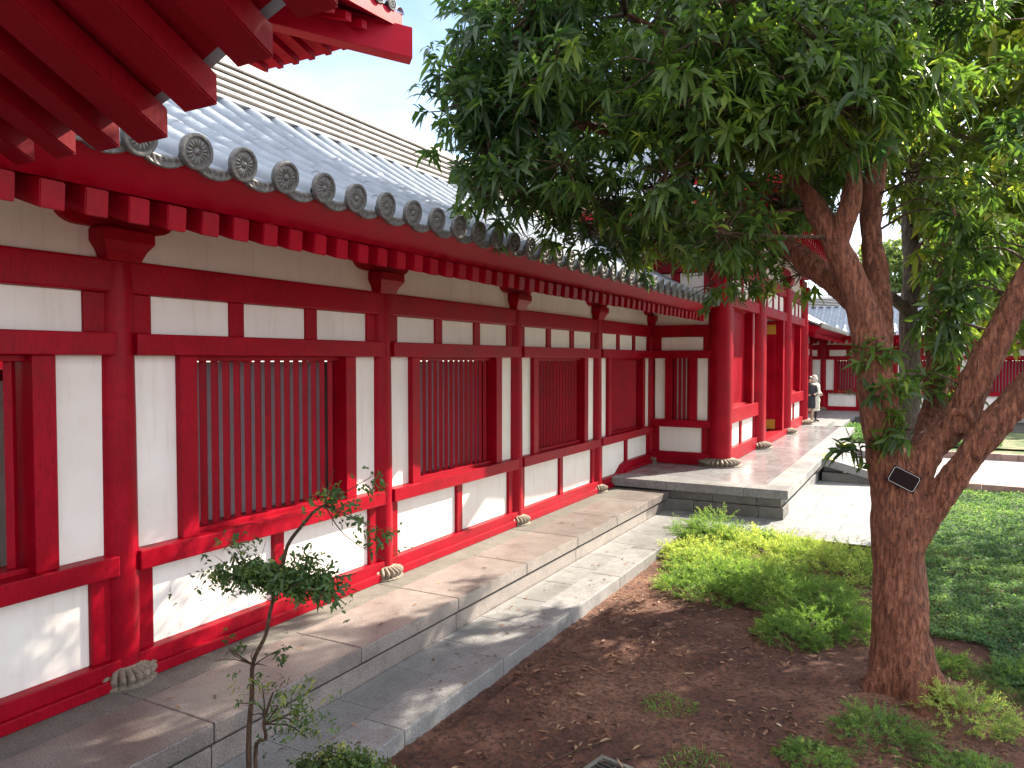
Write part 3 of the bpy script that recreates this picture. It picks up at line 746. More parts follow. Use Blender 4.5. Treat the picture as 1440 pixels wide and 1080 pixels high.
# ------------------------------------------------------------------ pavilion over the viewpoint: its eave fills the upper left corner
pv=empty('pavilion',(5,-1.5,.85),0,'dark red eave of the near pavilion with thick square rafters overhead','pavilion')
TIP=[(1.22,3.40),(1.55,3.395),(1.88,3.385),(2.20,3.375),(2.50,3.372),(2.80,3.46),(3.11,3.585),(3.43,3.70),(3.76,3.82),(4.09,3.94),(4.42,4.07)]
sl=math.tan(rad(28))
for i,(x,z) in enumerate(TIP):
    fx=.10*max(0,i-4)   # slight fanning towards the corner
    y0,yb=2.1,-1.6; ln=y0-yb
    m=MB(); w=.078 if i<4 else .098; h=.125
    def sec(y,xc,zz): return [(xc-w,y,zz),(xc+w,y,zz),(xc+w,y,zz+h),(xc-w,y,zz+h)]
    vs=sec(y0,x,z)+sec(yb,x-fx*.3,z*.25+3.4*.75+ln*sl)
    bm=bmesh.new(); bv=[bm.verts.new((a-5,b_+1.5,c-.85)) for a,b_,c in vs]
    for f in ((0,1,2,3),(7,6,5,4),(0,4,5,1),(1,5,6,2),(2,6,7,3),(3,7,4,0)): bm.faces.new([bv[k] for k in f])
    bmesh.ops.recalc_face_normals(bm,faces=bm.faces[:]); bmesh.ops.bevel(bm,geom=bm.edges[:],offset=.007,segments=2,affect='EDGES')
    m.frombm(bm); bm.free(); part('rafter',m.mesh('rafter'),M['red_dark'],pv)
# boards above rafters, and tiles above those
X=[t[0] for t in TIP]; Z=[t[1]+.127 for t in TIP]; X=[0.9]+X+[4.75]; Z=[Z[0]]+Z+[Z[-1]+.12]
def sheet(name,y0,dz,th,m_,ribs=False):
    vs=[];fs=[]
    for yy in (y0,-1.7):
        for x,z in zip(X,Z):
            k=0 if yy==y0 else 1
            zz=(z if k==0 else z*.25+3.52*.75+(2.1+1.7)*sl)+dz - (y0-2.1)*sl*(1-k)
            vs+=[(x-5,yy+1.5,zz-.85),(x-5,yy+1.5,zz+th-.85)]
    n=len(X)
    for i in range(n-1):
        a=2*i; b_=2*n+2*i
        fs+=[(a,a+2,b_+2,b_),(a+1,b_+1,b_+3,a+3),(a,a+1,a+3,a+2),(b_,b_+2,b_+3,b_+1)]
    fs+=[(0,2*n,2*n+1,1),(2*n-2,2*n-1,4*n-1,4*n-2)]
    part(name,MB().add(vs,fs).mesh(name),m_,pv)
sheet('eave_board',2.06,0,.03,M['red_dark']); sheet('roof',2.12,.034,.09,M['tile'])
for i in range(len(X)-1):
    for u in (.0,.5):
        x=X[i]+(X[i+1]-X[i])*u; z=Z[i]+(Z[i+1]-Z[i])*u+.13
        part('barrel_tile',MB().tube([(x-5,2.14+1.5,z-.85-.02),(x-5,-1.7+1.5,(z*.25+.75*3.66)+3.8*sl-.85)],[.075,.075],seg=12,smooth=1).mesh('barrel_tile',True,.8),M['tile'],pv)
part('floor_slab',MB().box(-4.2,4,-4,2.2,-1.3,0,b=.02).mesh('floor_slab'),M['granite_grey'],pv)
for x in (-3.2,-.6,3.0): part('column',cached('pcol',lambda:column_mesh(.16,4.2)),M['red_dark'],pv,(x,-.6,0))

# ------------------------------------------------------------------ far galleries
fg=gallery('gallery','distant grey-roofed gallery with barred windows facing the camera behind the court',(-2.15,40.0,-.02),-PI/2,7,discs=False,y_roof=(-1.2,22.0),group=None)
sg=gallery('gallery','short gallery wing between the gatehouse end and the far court corner',(.6,28.6,0),0,3,discs=False,y_roof=(0,11.4))
ft=empty('far_terrace',(8,38,-.3),0,'low stone terrace under the distant gallery, with a dark channel in front','terrace')
part('terrace_slab',MB().box(-9,14,-1.2,4,.18,.28,b=.01).mesh('terrace_slab'),M['granite_grey'],ft)
part('terrace_wall',MB().box(-9,14,-1.1,4,-1.2,.18).mesh('terrace_wall'),M['granite_dark'],ft)
part('channel_kerb',MB().box(-2,14,-4.2,-3.7,-.4,-.05,b=.01).mesh('channel_kerb'),M['granite_grey'],ft)
part('side_slab',MB().box(-9,-5.3,-7.5,-1.2,.1,.28,b=.01).mesh('side_slab'),M['granite_grey'],ft)
part('side_wall',MB().box(-9,-5.45,-7.5,-1.2,-1.2,.1).mesh('side_wall'),M['granite_dark'],ft)
# ------------------------------------------------------------------ ground
def sheet_rect(name,x0,x1,y0,y1,z,m,kind='structure'):
    return tag(MB().add([(x0,y0,z),(x1,y0,z),(x1,y1,z),(x0,y1,z)],[(0,1,2,3)]).build(name,m),kind=kind)
sheet_rect('ground',-300,300,-200,400,-.56,M['soil'])
TX,TY=5.27,7.2
def soil_z(x,y):
    n=mnoise.noise(Vector((x*.55,y*.55,0)))*.035+mnoise.noise(Vector((x*2.1,y*2.1,3)))*.018+mnoise.noise(Vector((x*6.5,y*6.5,7)))*.010+mnoise.noise(Vector((x*17,y*17,1)))*.009+max(0,mnoise.noise(Vector((x*28,y*28,5)))-.15)*.03
    d=math.hypot(x-TX,y-TY); return -.445+n+.07*math.exp(-(d/.55)**2)-(.03 if x<2.15 else 0)
nx,ny=260,350; xs=np.linspace(1.96,9.5,nx); ys=np.linspace(1.2,12.9,ny)
V=np.array([(x,y,soil_z(x,y)) for y in ys for x in xs]); i=(np.arange(ny-1)[:,None]*nx+np.arange(nx-1)[None]).ravel()
so=link('soil',npmesh('soil',V,[np.stack([i,i+1,i+nx+1,i+nx],1)],M['soil'],smooth=True)); tag(so,kind='structure')
tag(MB().add([(2.004,12.4,-.334),(5.15,12.4,-.334),(5.15,19.4,-.334),(5.72,19.4,-.334),(5.72,27.6,-.334),(2.004,27.6,-.334)],[(0,1,2,3,4,5)]).build('plaza',M['plaza']),kind='structure')
# brick path crossing to the right, edged with pink kerbs
sheet_rect('brick_path',5.7,30,19.45,25.3,-.40,M['plaza'])
def kerb(name,label,y,z):
    m=MB(); R=random.Random(int(y*10)); x=5.72
    while x<24: m.box(x+.006,x+.394,y,y+.16,-.6,z+R.uniform(-.008,.008),b=.012,t=R.random()); x+=.4
    tag(m.build(name,M['pink']),label,'kerb')
kerb('brick_kerb','near row of square pink kerb bricks between lawn and pale path',19.3,-.27)
kerb('brick_kerb','far row of square pink kerb bricks on the distant side of the pale path',25.3,-.22)
def mat_lawnbase():
    m,nt,b,o=newmat('mossy_ground'); v=coords(nt,'World'); n=noise_tex(nt,v,1.4,6,.6)
    nt.links.new(ramp(nt,n,[(.3,(.03,.055,.02)),(.7,(.07,.10,.035))]),b.inputs['Base Color']); b.inputs['Roughness'].default_value=.9; return m
M['lawnbase']=mat_lawnbase()
def mat_farlawn():
    m,nt,b,o=newmat('patchy_far_lawn'); v=coords(nt,'World'); n=noise_tex(nt,v,.55,6,.65); n2=noise_tex(nt,v,9,5,.7)
    col=ramp(nt,n,[(.38,(.05,.10,.03)),(.52,(.09,.12,.04)),(.62,(.30,.22,.14))]); col=mixc(nt,col,(.03,.05,.015),ramp(nt,n2,[(.5,(0,0,0)),(.7,(.7,.7,.7))]))
    nt.links.new(col,b.inputs['Base Color']); b.inputs['Roughness'].default_value=.95; bump(nt,b,n2,.8,.05); return m
M['farlawn']=mat_farlawn()
sheet_rect('lawn_base',5.16,24,7.6,19.3,-.47,M['lawnbase'])
sheet_rect('far_lawn',5.7,30,25.46,33.6,-.36,M['farlawn'])
sheet_rect('court_garden',2.6,9.0,27.7,34.0,-.30,M['farlawn'])
sheet_rect('water',3.0,30,34.0,36.9,-.5,M['water'])

# ------------------------------------------------------------------ ground cover, litter
def cover(n,seed):
    R=np.random.default_rng(seed)
    # denser near the camera
    u=R.uniform(0,1,n); y=7.9+(19.25-7.9)*u**1.7; x=R.uniform(5.2,5.2+np.minimum(9,3.4+ (y-7.9)*.55),n)
    keep=~((y<8.9)&(x<6.0)); x,y=x[keep],y[keep]; n=len(x)
    hz=np.array([mnoise.noise(Vector((a*1.7,b*1.7,0)))*.05+mnoise.noise(Vector((a*5,b*5,2)))*.035 for a,b in zip(x,y)])
    P=np.stack([x,y,-.42+hz+R.uniform(-.03,.03,n)],1)
    D=R.normal(0,1,(n,3)); D[:,2]=np.abs(D[:,2])*.6+.15
    U=R.normal(0,.5,(n,3)); U[:,2]=1
    s=(.6+.4*(y-7.9)/11)
    big=np.array([mnoise.noise(Vector((a*.55,b*.9,8))) for a,b in zip(x,y)])
    t=np.clip(.40+hz*6+big*.5+R.normal(0,.16,n),0,1)
    return leaf_geo(P,D,U,R.uniform(.04,.07,n)*s*1.15,R.uniform(.022,.036,n)*s*1.15,R.uniform(0,.4,n),t)
v,f,t=cover(170000,3); o=link('ground_cover',npmesh('ground_cover',v,f,M['cover'],t)); tag(o,kind='stuff',label='dense low green ground cover spreading over the lawn right of the tree')
def litter(n,seed):
    R=np.random.default_rng(seed); x=R.uniform(2.1,6.6,n*3); y=R.uniform(2.6,11.5,n*3)
    w=np.array([mnoise.noise(Vector((a*.9,b*.9,5)))+.25*np.exp(-((a-5)**2+(b-8.5)**2)/4) for a,b in zip(x,y)]); k=np.argsort(-(w+R.normal(0,.28,n*3)))[:n]; x,y=x[k],y[k]
    P=np.array([(a,b,soil_z(a,b)+.008) for a,b in zip(x,y)]); D=R.normal(0,1,(n,3)); D[:,2]*=.12; U=R.normal(0,.25,(n,3)); U[:,2]=1
    return leaf_geo(P,D,U,R.uniform(.035,.115,n),R.uniform(.012,.032,n),R.uniform(-.15,.3,n),np.clip(R.beta(1.2,2.6,n),0,1),fold=.3)
v,f,t=litter(2300,5); o=link('leaf_litter',npmesh('leaf_litter',v,f,M['litter'],t)); tag(o,kind='stuff',label='dry fallen leaves scattered over the bare soil')
def path_litter():
    R=np.random.default_rng(9); x=np.concatenate([R.uniform(1.3,2.0,70),R.uniform(.3,1.2,24)]); y=R.uniform(2.5,11,94); z=np.concatenate([np.full(70,-.322),np.full(24,.006)])
    D=R.normal(0,1,(94,3)); D[:,2]=.05; U=R.normal(0,.15,(94,3)); U[:,2]=1
    return leaf_geo(np.stack([x,y,z],1),D,U,R.uniform(.03,.09,94),R.uniform(.012,.028,94),R.uniform(-.1,.1,94),R.uniform(.1,.8,94),fold=.2)
v,f,t=path_litter(); o=link('stray_leaves',npmesh('stray_leaves',v,f,M['litter'],t)); tag(o,kind='stuff',label='a few dry leaves blown onto the stone path and plinth')
def far_cover():
    R=np.random.default_rng(12); n=14000; x=R.uniform(2.6,7.5,n); y=R.uniform(27.7,33.8,n); D=R.normal(0,1,(n,3)); D[:,2]=np.abs(D[:,2]); U=R.normal(0,.5,(n,3)); U[:,2]=1
    return leaf_geo(np.stack([x,y,-.28+R.uniform(0,.12,n)],1),D,U,R.uniform(.08,.16,n),R.uniform(.05,.08,n),R.uniform(0,.3,n),np.clip(R.normal(.35,.2,n),0,1))
v,f,t=far_cover(); o=link('ground_cover',npmesh('ground_cover',v,f,M['cover'],t)); tag(o,kind='stuff',label='green ground cover in the far court garden beyond the gate plinth')
# fallen twigs
for (a,b_,lab) in (((2.9,4.4),(3.45,5.6),'thin fallen twig on bare soil nearest the path edge'),((3.2,4.7),(3.75,5.35),'shorter fallen twig on bare soil behind the drain grate')):
    pts=[(a[0]+(b_[0]-a[0])*u+random.uniform(-.03,.03),a[1]+(b_[1]-a[1])*u,0) for u in np.linspace(0,1,6)]
    tag(MB().tube([(x,y,soil_z(x,y)+.012) for x,y,_ in pts],[.008,.008,.007,.006,.005,.003],seg=6).build('fallen_twig',M['twig'],smooth=True),lab,'twig')

# ------------------------------------------------------------------ trees
CA=[(2.18, 7.17, 5.19), (3.48, 6.09, 3.98), (2.63, 5.77, 4.86), (2.41, 6.41, 5.64), (3.54, 6.25, 5.19), (4.81, 9.35, 5.21), (4.96, 8.26, 6.15), (4.1, 10.1, 4.96), (1.84, 8.66, 5.37), (4.75, 7.49, 5.07), (3.36, 8.66, 4.75), (2.66, 7.66, 5.44), (4.6, 8.26, 5.04), (3.62, 6.4, 5.88), (3.93, 7.04, 5.13), (4.39, 9.98, 5.52), (1.35, 8.68, 5.72), (3.9, 6.32, 3.5), (2.5, 9.04, 7.3), (3.57, 8.17, 6.19), (3.33, 7.4, 5.47), (3.31, 6.97, 6.23), (1.88, 6.88, 4.88), (4.63, 10.07, 6.53), (4.32, 6.68, 5.7), (1.89, 7.74, 6.68), (2.93, 6.48, 5.99), (3.57, 7.26, 5.91), (4.33, 7.85, 5.15), (3.22, 7.54, 6.53), (5.16, 7.85, 4.86), (4.17, 9.29, 6.65), (4.25, 7.39, 4.77), (3.19, 8.53, 6.34), (2.97, 7.08, 4.8), (3.98, 7.6, 6.27), (2.62, 6.82, 3.96), (4.96, 10.19, 7.28), (2.32, 8.15, 6.44), (4.03, 8.39, 5.88), (2.32, 8.12, 4.15), (2.63, 5.96, 4.15), (1.78, 7.5, 4.5), (4.88, 8.23, 5.43), (2.13, 5.97, 4.68), (4.76, 9.24, 5.9), (2.29, 6.55, 6.14), (5.04, 10.58, 5.5), (2.76, 8.83, 6.37), (4.72, 9.48, 7.09), (1.45, 6.73, 6.33), (1.95, 6.1, 5.8), (4.2, 10.13, 7.2), (2.24, 8.94, 3.97), (2.32, 7.37, 5.98), (1.83, 8.85, 7.36), (1.35, 6.8, 5.87), (2.88, 8.29, 4.89), (2.0, 8.65, 6.32), (1.8, 6.98, 4.33), (4.55, 7.38, 4.33), (3.21, 9.29, 5.5), (3.35, 6.28, 4.53), (3.49, 7.0, 4.96), (2.41, 9.07, 5.5), (5.19, 9.61, 6.16), (3.63, 6.78, 3.8), (3.44, 9.56, 4.39), (4.77, 7.85, 4.59), (2.8, 7.4, 4.22), (2.22, 6.08, 5.3), (4.53, 7.48, 6.22), (2.82, 8.27, 6.98), (2.56, 6.68, 4.84), (2.02, 5.91, 3.99), (4.59, 8.63, 4.64), (4.23, 8.61, 4.08), (1.99, 6.39, 4.02), (3.96, 8.42, 6.77), (3.35, 8.06, 5.66), (1.86, 9.04, 6.84), (2.06, 8.33, 5.79), (1.77, 6.33, 5.28), (3.55, 9.46, 6.21), (1.84, 6.84, 5.94), (4.21, 8.86, 5.9), (5.18, 7.32, 5.9), (3.8, 8.95, 4.62), (2.49, 7.75, 4.96), (2.42, 9.02, 6.8), (4.3, 9.48, 4.76), (5.5, 9.36, 6.74), (3.09, 9.09, 7.06), (4.93, 8.59, 5.74), (3.52, 8.74, 6.75), (4.21, 9.22, 4.32), (4.08, 7.63, 5.53), (2.78, 9.31, 4.2), (4.64, 8.84, 6.43), (2.27, 9.3, 5.94), (3.69, 6.84, 5.7), (1.98, 6.77, 5.35), (2.14, 7.67, 4.06), (3.37, 9.45, 7.33), (3.58, 8.22, 5.1), (1.79, 8.09, 5.47), (4.0, 9.45, 5.8), (1.68, 7.92, 6.26), (4.12, 9.14, 5.24), (5.12, 7.03, 4.83), (2.81, 5.91, 5.81), (3.78, 8.97, 6.33), (5.35, 10.3, 6.12), (3.09, 9.43, 6.1), (4.17, 6.7, 4.57), (3.96, 8.5, 5.14), (1.44, 8.27, 4.41), (5.47, 10.78, 7.48), (4.33, 7.94, 6.21), (1.76, 7.3, 5.47), (5.33, 8.73, 6.56), (2.48, 9.19, 4.65), (1.36, 8.76, 7.62), (4.62, 6.98, 5.33), (5.2, 9.91, 6.76), (3.09, 8.01, 3.89), (5.18, 8.72, 5.22), (4.36, 10.52, 6.16), (4.09, 8.07, 4.0), (5.44, 7.66, 5.57), (5.42, 10.98, 6.42), (1.66, 5.86, 4.79), (1.67, 6.49, 4.68), (5.37, 9.93, 5.71), (2.61, 7.33, 6.44), (3.1, 8.57, 5.52), (1.69, 5.95, 5.12), (1.76, 5.97, 4.77), (1.82, 6.1, 4.37), (1.98, 6.42, 4.19), (1.8, 6.54, 3.96), (2.17, 6.74, 3.89), (2.4, 7.09, 3.78), (1.91, 6.08, 5.35), (2.0, 6.46, 5.07), (1.72, 6.41, 4.76), (1.77, 6.18, 4.08), (3.24, 8.45, 3.57), (3.39, 8.64, 3.42), (2.93, 8.4, 3.7), (2.51, 8.4, 3.71), (2.3, 7.95, 3.88), (3.77, 8.29, 3.66), (4.24, 8.3, 3.34), (3.92, 6.02, 4.93), (4.29, 6.1, 4.62), (4.61, 6.4, 4.93), (4.48, 6.2, 4.45), (4.87, 6.41, 4.56), (4.16, 6.24, 4.24), (3.81, 6.06, 4.46), (5.05, 6.64, 4.93), (4.76, 6.46, 4.43), (5.1, 6.76, 4.52), (3.5, 5.9, 4.8), (4.24, 6.4, 4.38), (3.81, 6.28, 4.24), (5.29, 6.88, 4.69), (3.53, 6.02, 4.44), (4.02, 6.09, 5.26), (4.36, 6.62, 5.23)]
CT=[(5.05, 6.0, 6.83), (5.73, 4.3, 5.85), (7.66, 5.73, 5.85), (4.35, 5.41, 5.64), (7.12, 6.87, 6.94), (3.15, 4.77, 5.65), (6.74, 7.7, 6.07), (6.52, 9.05, 7.48), (7.28, 8.89, 6.31), (6.43, 5.83, 5.55), (4.04, 4.99, 6.83), (4.0, 7.48, 7.68), (5.66, 6.81, 7.45), (5.21, 8.11, 7.9), (7.83, 7.9, 5.51), (6.51, 7.92, 7.76), (6.28, 5.98, 6.7), (4.36, 4.2, 5.56), (3.36, 5.92, 6.98), (6.42, 10.12, 6.54)]
CB=[(5.41, 10.92, 5.01), (6.04, 9.85, 4.33), (5.44, 13.89, 7.62), (5.91, 11.63, 3.63), (6.26, 12.68, 7.45), (6.84, 13.42, 5.53), (6.36, 13.33, 8.18), (5.99, 9.72, 5.67), (6.98, 14.28, 4.58), (6.64, 10.29, 3.26), (5.8, 10.8, 4.54), (5.92, 11.14, 5.76), (6.26, 13.84, 5.35), (6.5, 13.68, 3.26), (6.77, 10.69, 4.22), (6.96, 14.14, 3.06), (6.03, 10.5, 4.06), (6.54, 11.14, 4.78), (7.12, 13.94, 8.13), (5.71, 10.8, 6.8), (7.26, 14.84, 5.93), (5.53, 12.14, 7.78), (4.97, 10.92, 6.79), (6.01, 9.8, 6.3), (6.94, 14.52, 7.06), (6.74, 12.1, 5.96), (6.03, 12.28, 4.72), (6.01, 12.89, 6.03), (5.69, 12.74, 4.49), (4.9, 12.15, 8.03), (6.86, 12.17, 6.6), (5.56, 12.08, 6.2), (5.55, 12.88, 6.41), (6.41, 10.68, 6.2), (5.79, 10.16, 3.4), (5.66, 13.41, 4.93), (6.06, 13.36, 7.54), (6.52, 11.17, 6.62), (6.75, 13.64, 4.92), (7.2, 14.66, 3.6), (6.96, 13.56, 7.25), (6.67, 12.28, 4.55), (5.49, 10.34, 5.8), (5.09, 10.36, 4.71), (6.75, 14.22, 8.6), (6.26, 11.59, 5.16), (5.9, 11.06, 3.83), (5.32, 12.93, 5.55), (7.04, 13.84, 3.97), (6.55, 11.18, 7.24), (5.81, 9.41, 3.65), (5.06, 9.67, 6.59), (5.31, 9.77, 5.7), (5.8, 11.52, 4.35), (5.07, 11.02, 5.67), (6.7, 11.58, 3.08), (6.66, 11.07, 3.74), (5.19, 9.11, 4.44), (6.51, 14.14, 3.85), (5.26, 12.03, 6.88), (6.41, 11.48, 5.75), (5.04, 13.5, 5.94), (6.44, 12.84, 4.17), (6.51, 12.13, 3.23), (5.56, 12.55, 7.1), (6.7, 12.44, 3.74), (5.84, 13.83, 4.49), (6.23, 10.17, 6.7), (5.48, 9.76, 4.2), (7.02, 13.69, 6.42), (6.55, 13.0, 6.72), (6.59, 12.88, 3.03), (6.0, 11.89, 7.38), (6.33, 13.9, 7.76), (6.2, 12.63, 5.25), (6.69, 12.34, 7.77), (6.32, 10.38, 4.56), (6.83, 11.35, 4.26), (6.75, 12.73, 5.59), (4.97, 11.96, 5.55), (5.01, 11.16, 7.75), (5.08, 13.47, 4.81), (5.04, 12.98, 7.01), (6.06, 11.18, 3.15), (5.67, 10.08, 5.03), (5.93, 12.8, 3.41), (4.97, 12.02, 7.46), (6.01, 10.7, 7.32), (5.83, 12.18, 3.99), (5.24, 13.02, 8.23), (5.06, 13.59, 8.86), (6.72, 12.87, 4.92), (7.24, 14.49, 5.21), (6.14, 14.01, 6.4), (5.54, 12.24, 5.44), (5.02, 12.6, 7.68), (5.24, 11.3, 6.3), (5.24, 10.15, 7.09), (6.72, 14.46, 6.16), (5.05, 9.14, 6.13), (6.16, 12.04, 5.85), (6.92, 11.92, 5.04), (4.92, 13.43, 7.54), (6.85, 11.07, 2.85), (4.91, 12.43, 6.56), (5.45, 11.62, 7.34), (5.75, 13.52, 5.99), (5.5, 13.14, 7.58), (5.64, 13.29, 8.67), (5.49, 12.49, 8.31), (5.49, 13.65, 7.03), (5.85, 10.69, 5.41), (6.93, 12.75, 7.14), (6.87, 13.34, 7.87), (6.09, 14.11, 7.0), (6.01, 13.91, 8.31), (6.59, 10.55, 5.26), (6.54, 9.97, 5.85), (5.19, 9.38, 5.17), (7.1, 14.47, 7.69)]
CS=[(5.12, 7.03, 2.13), (4.98, 7.08, 2.46), (5.38, 7.41, 2.27), (4.93, 6.97, 1.65), (5.54, 7.52, 2.86), (5.7, 7.72, 3.11), (5.48, 7.71, 2.8), (5.82, 7.69, 3.53), (5.6, 7.65, 2.49), (5.23, 6.97, 1.9), (5.87, 7.39, 3.89), (5.97, 7.23, 4.29), (5.95, 7.36, 4.84), (5.8, 7.52, 5.28), (6.07, 7.95, 3.54), (5.52, 7.65, 3.79), (5.64, 7.82, 3.5), (5.6, 7.58, 3.71), (5.62, 7.68, 3.05), (5.68, 7.81, 2.68), (5.74, 7.64, 3.41), (5.58, 7.74, 2.24), (5.51, 7.86, 3.32), (5.89, 8.16, 2.88), (6.0, 8.23, 3.2), (5.57, 7.64, 2.61), (5.63, 7.72, 4.04)]
BR={
'trunk': [(5.274, 7.245, -0.578, 0.33), (5.248, 7.242, -0.271, 0.25), (5.225, 7.245, 0.158, 0.215), (5.212, 7.256, 0.648, 0.2), (5.194, 7.264, 1.138, 0.195), (5.178, 7.268, 1.506, 0.185)] ,
'l1': [(5.17, 7.257, 1.322, 0.172), (5.083, 7.225, 1.751, 0.15), (5.017, 7.205, 2.18, 0.146), (4.979, 7.197, 2.548, 0.142), (4.909, 7.172, 2.916, 0.129), (4.808, 7.127, 3.192, 0.103), (4.707, 7.081, 3.437, 0.095), (4.55, 7.12, 3.732, 0.086), (4.401, 7.162, 3.991, 0.073), (4.12, 7.253, 4.441, 0.052), (3.789, 7.437, 5.071, 0.034)] ,
'l1b': [(4.707, 7.081, 3.437, 0.081), (4.787, 7.02, 3.693, 0.072), (4.825, 7.052, 3.995, 0.063), (4.755, 7.147, 4.509, 0.05), (4.626, 7.216, 5.226, 0.036), (4.535, 7.425, 6.079, 0.027)] ,
'l2': [(4.917, 7.232, 2.858, 0.096), (4.693, 7.403, 3.098, 0.096), (4.438, 7.5, 3.334, 0.088), (4.091, 7.665, 3.661, 0.08), (3.654, 7.785, 4.141, 0.068), (3.215, 7.789, 4.59, 0.06), (2.761, 7.546, 4.737, 0.052), (2.449, 7.149, 4.786, 0.04), (2.141, 6.638, 4.763, 0.028), (1.809, 6.113, 4.734, 0.016)] ,
'l3': [(5.017, 7.444, 2.488, 0.117), (4.999, 7.681, 3.01, 0.104), (4.932, 7.781, 3.612, 0.09), (4.93, 7.911, 4.097, 0.081), (5.034, 8.103, 4.663, 0.072), (5.241, 8.359, 5.451, 0.063), (5.457, 8.614, 6.05, 0.054), (5.624, 8.841, 6.665, 0.041)] ,
'r1': [(5.246, 7.296, 1.261, 0.135), (5.391, 7.332, 1.635, 0.131), (5.63, 7.417, 1.931, 0.126), (5.756, 7.385, 2.278, 0.117), (5.914, 7.371, 2.672, 0.104), (6.076, 7.36, 3.06, 0.095), (6.304, 7.391, 3.615, 0.077), (6.492, 7.519, 4.294, 0.054), (6.547, 7.698, 5.245, 0.036)] ,
'r2': [(5.224, 7.206, 0.662, 0.117), (5.379, 7.247, 1.05, 0.113), (5.552, 7.239, 1.369, 0.108), (5.786, 7.212, 1.777, 0.108), (6.078, 7.215, 2.19, 0.108), (6.402, 7.293, 2.595, 0.09), (6.831, 7.553, 3.262, 0.063)] ,
'r3': [(5.37, 7.489, 1.554, 0.12), (5.475, 7.792, 2.04, 0.1), (5.48, 8.044, 2.622, 0.085), (5.51, 8.309, 3.17, 0.07), (5.633, 8.751, 4.048, 0.03)] ,
'n1': [(3.789, 7.437, 5.071, 0.04), (3.334, 7.087, 5.436, 0.03), (2.896, 6.741, 5.658, 0.02)] ,
'n2': [(3.215, 7.789, 4.59, 0.05), (2.87, 7.93, 4.252, 0.035), (2.54, 7.963, 3.827, 0.02)] ,
'n3': [(3.654, 7.785, 4.141, 0.05), (3.527, 8.044, 3.761, 0.03), (3.327, 8.264, 3.424, 0.018)] ,
'n4': [(4.755, 7.147, 4.509, 0.05), (4.135, 6.945, 5.163, 0.035), (3.58, 6.662, 5.723, 0.025)] ,
'n5': [(2.761, 7.546, 4.737, 0.045), (2.436, 6.815, 5.176, 0.03), (2.087, 6.294, 5.526, 0.02)] ,
}
G2= [(5.183, 12.402, 1.475, 0.15), (5.197, 12.44, 2.305, 0.14), (5.159, 12.446, 3.031, 0.13), (5.202, 12.496, 3.757, 0.12), (5.144, 12.495, 4.587, 0.1), (5.237, 12.583, 5.624, 0.08), (5.401, 12.949, 6.949, 0.06), (5.57, 13.32, 8.319, 0.04)]
G2b= [(5.185, 12.464, 3.135, 0.09), (5.022, 12.266, 3.282, 0.075), (4.916, 12.097, 3.377, 0.08)]
G2c= [(5.178, 12.498, 4.172, 0.09), (5.435, 12.654, 4.587, 0.07), (5.972, 12.97, 5.209, 0.06), (6.777, 13.445, 6.142, 0.04)]

def bark_tree(paths,voxel,m,amp=.012,base_flare=None,name='trunk'):
    mb=MB()
    for p in paths: mb.tube([q[:3] for q in p],[q[3] for q in p],seg=14,smooth=5)
    for b in (base_flare or []): mb.tube(*b,seg=10,smooth=4)
    me=mb.mesh('tmp'); o=bpy.data.objects.new('tmp',me); COL.objects.link(o)
    r=o.modifiers.new('r','REMESH'); r.mode='VOXEL'; r.voxel_size=voxel
    s=o.modifiers.new('s','SMOOTH'); s.factor=.5; s.iterations=3
    dg=bpy.context.evaluated_depsgraph_get(); me2=bpy.data.meshes.new_from_object(o.evaluated_get(dg)); bpy.data.objects.remove(o)
    n=len(me2.vertices); co=np.zeros(n*3); me2.vertices.foreach_get('co',co); co=co.reshape(-1,3); no=np.zeros(n*3); me2.vertices.foreach_get('normal',no); no=no.reshape(-1,3)
    d=np.zeros(n)
    for i,(x,y,z) in enumerate(co):
        a=mnoise.noise(Vector((x*13,y*13,z*3.2))); b=mnoise.noise(Vector((x*30,y*30,z*8+4))); c=mnoise.noise(Vector((x*3.5,y*3.5,z*2.2+9)))
        d[i]=amp*(1.0-2*abs(a))*.8+amp*.5*b+amp*1.5*c
    co+=no*d[:,None]; me2.vertices.foreach_set('co',co.ravel()); me2.polygons.foreach_set('use_smooth',np.ones(len(me2.polygons),dtype=bool)); me2.materials.clear(); me2.materials.append(m); me2.update(); me2.name=name
    return me2
def burl(c,r,d):
    c=Vector(c); d=Vector(d).normalized(); a=d.cross(Vector((0,0,1))).normalized(); b=d.cross(a)
    pts=[c+(a*math.cos(t)+b*math.sin(t)*1.0)*r for t in np.linspace(0,2*PI,13)]
    return ([tuple(p) for p in pts],[r*.38]*13)
mt=empty('broadleaf_tree',(TX,TY,-.45),0,'big reddish-barked broadleaf tree with forked trunk and dark drooping leaf whorls','tree')
K1=BR['r1'][2][:3]; toC=Vector((5.38-K1[0],-K1[1],2.45-K1[2])).normalized()
k1=Vector(K1)+toC*.125+Vector((.01,0,.0)); k2=Vector(BR['r1'][0][:3])+toC*.17+Vector((-.06,0,-.02))
flare=[burl(k1,.085,toC),burl(k2,.05,toC)]
bx,by=BR['trunk'][0][0],BR['trunk'][0][1]
for a,l in ((-20,.42),(60,.38),(140,.3),(215,.34),(290,.42)):
    ca,sa=math.cos(rad(a)),math.sin(rad(a)); flare.append(([(bx+ca*.08,by+sa*.08,.05),(bx+ca*.2,by+sa*.2,-.25),(bx+ca*l*1.1,by+sa*l*1.1,-.47)],[.13,.125,.06]))
tm=bark_tree([BR[k] for k in ('trunk','l1','l1b','l2','l3','r1','r2','r3')],.018,M['bark'],.018,flare)
tr=link('trunk',tm,None,mt)
tr.location=(-TX,-TY,.45)
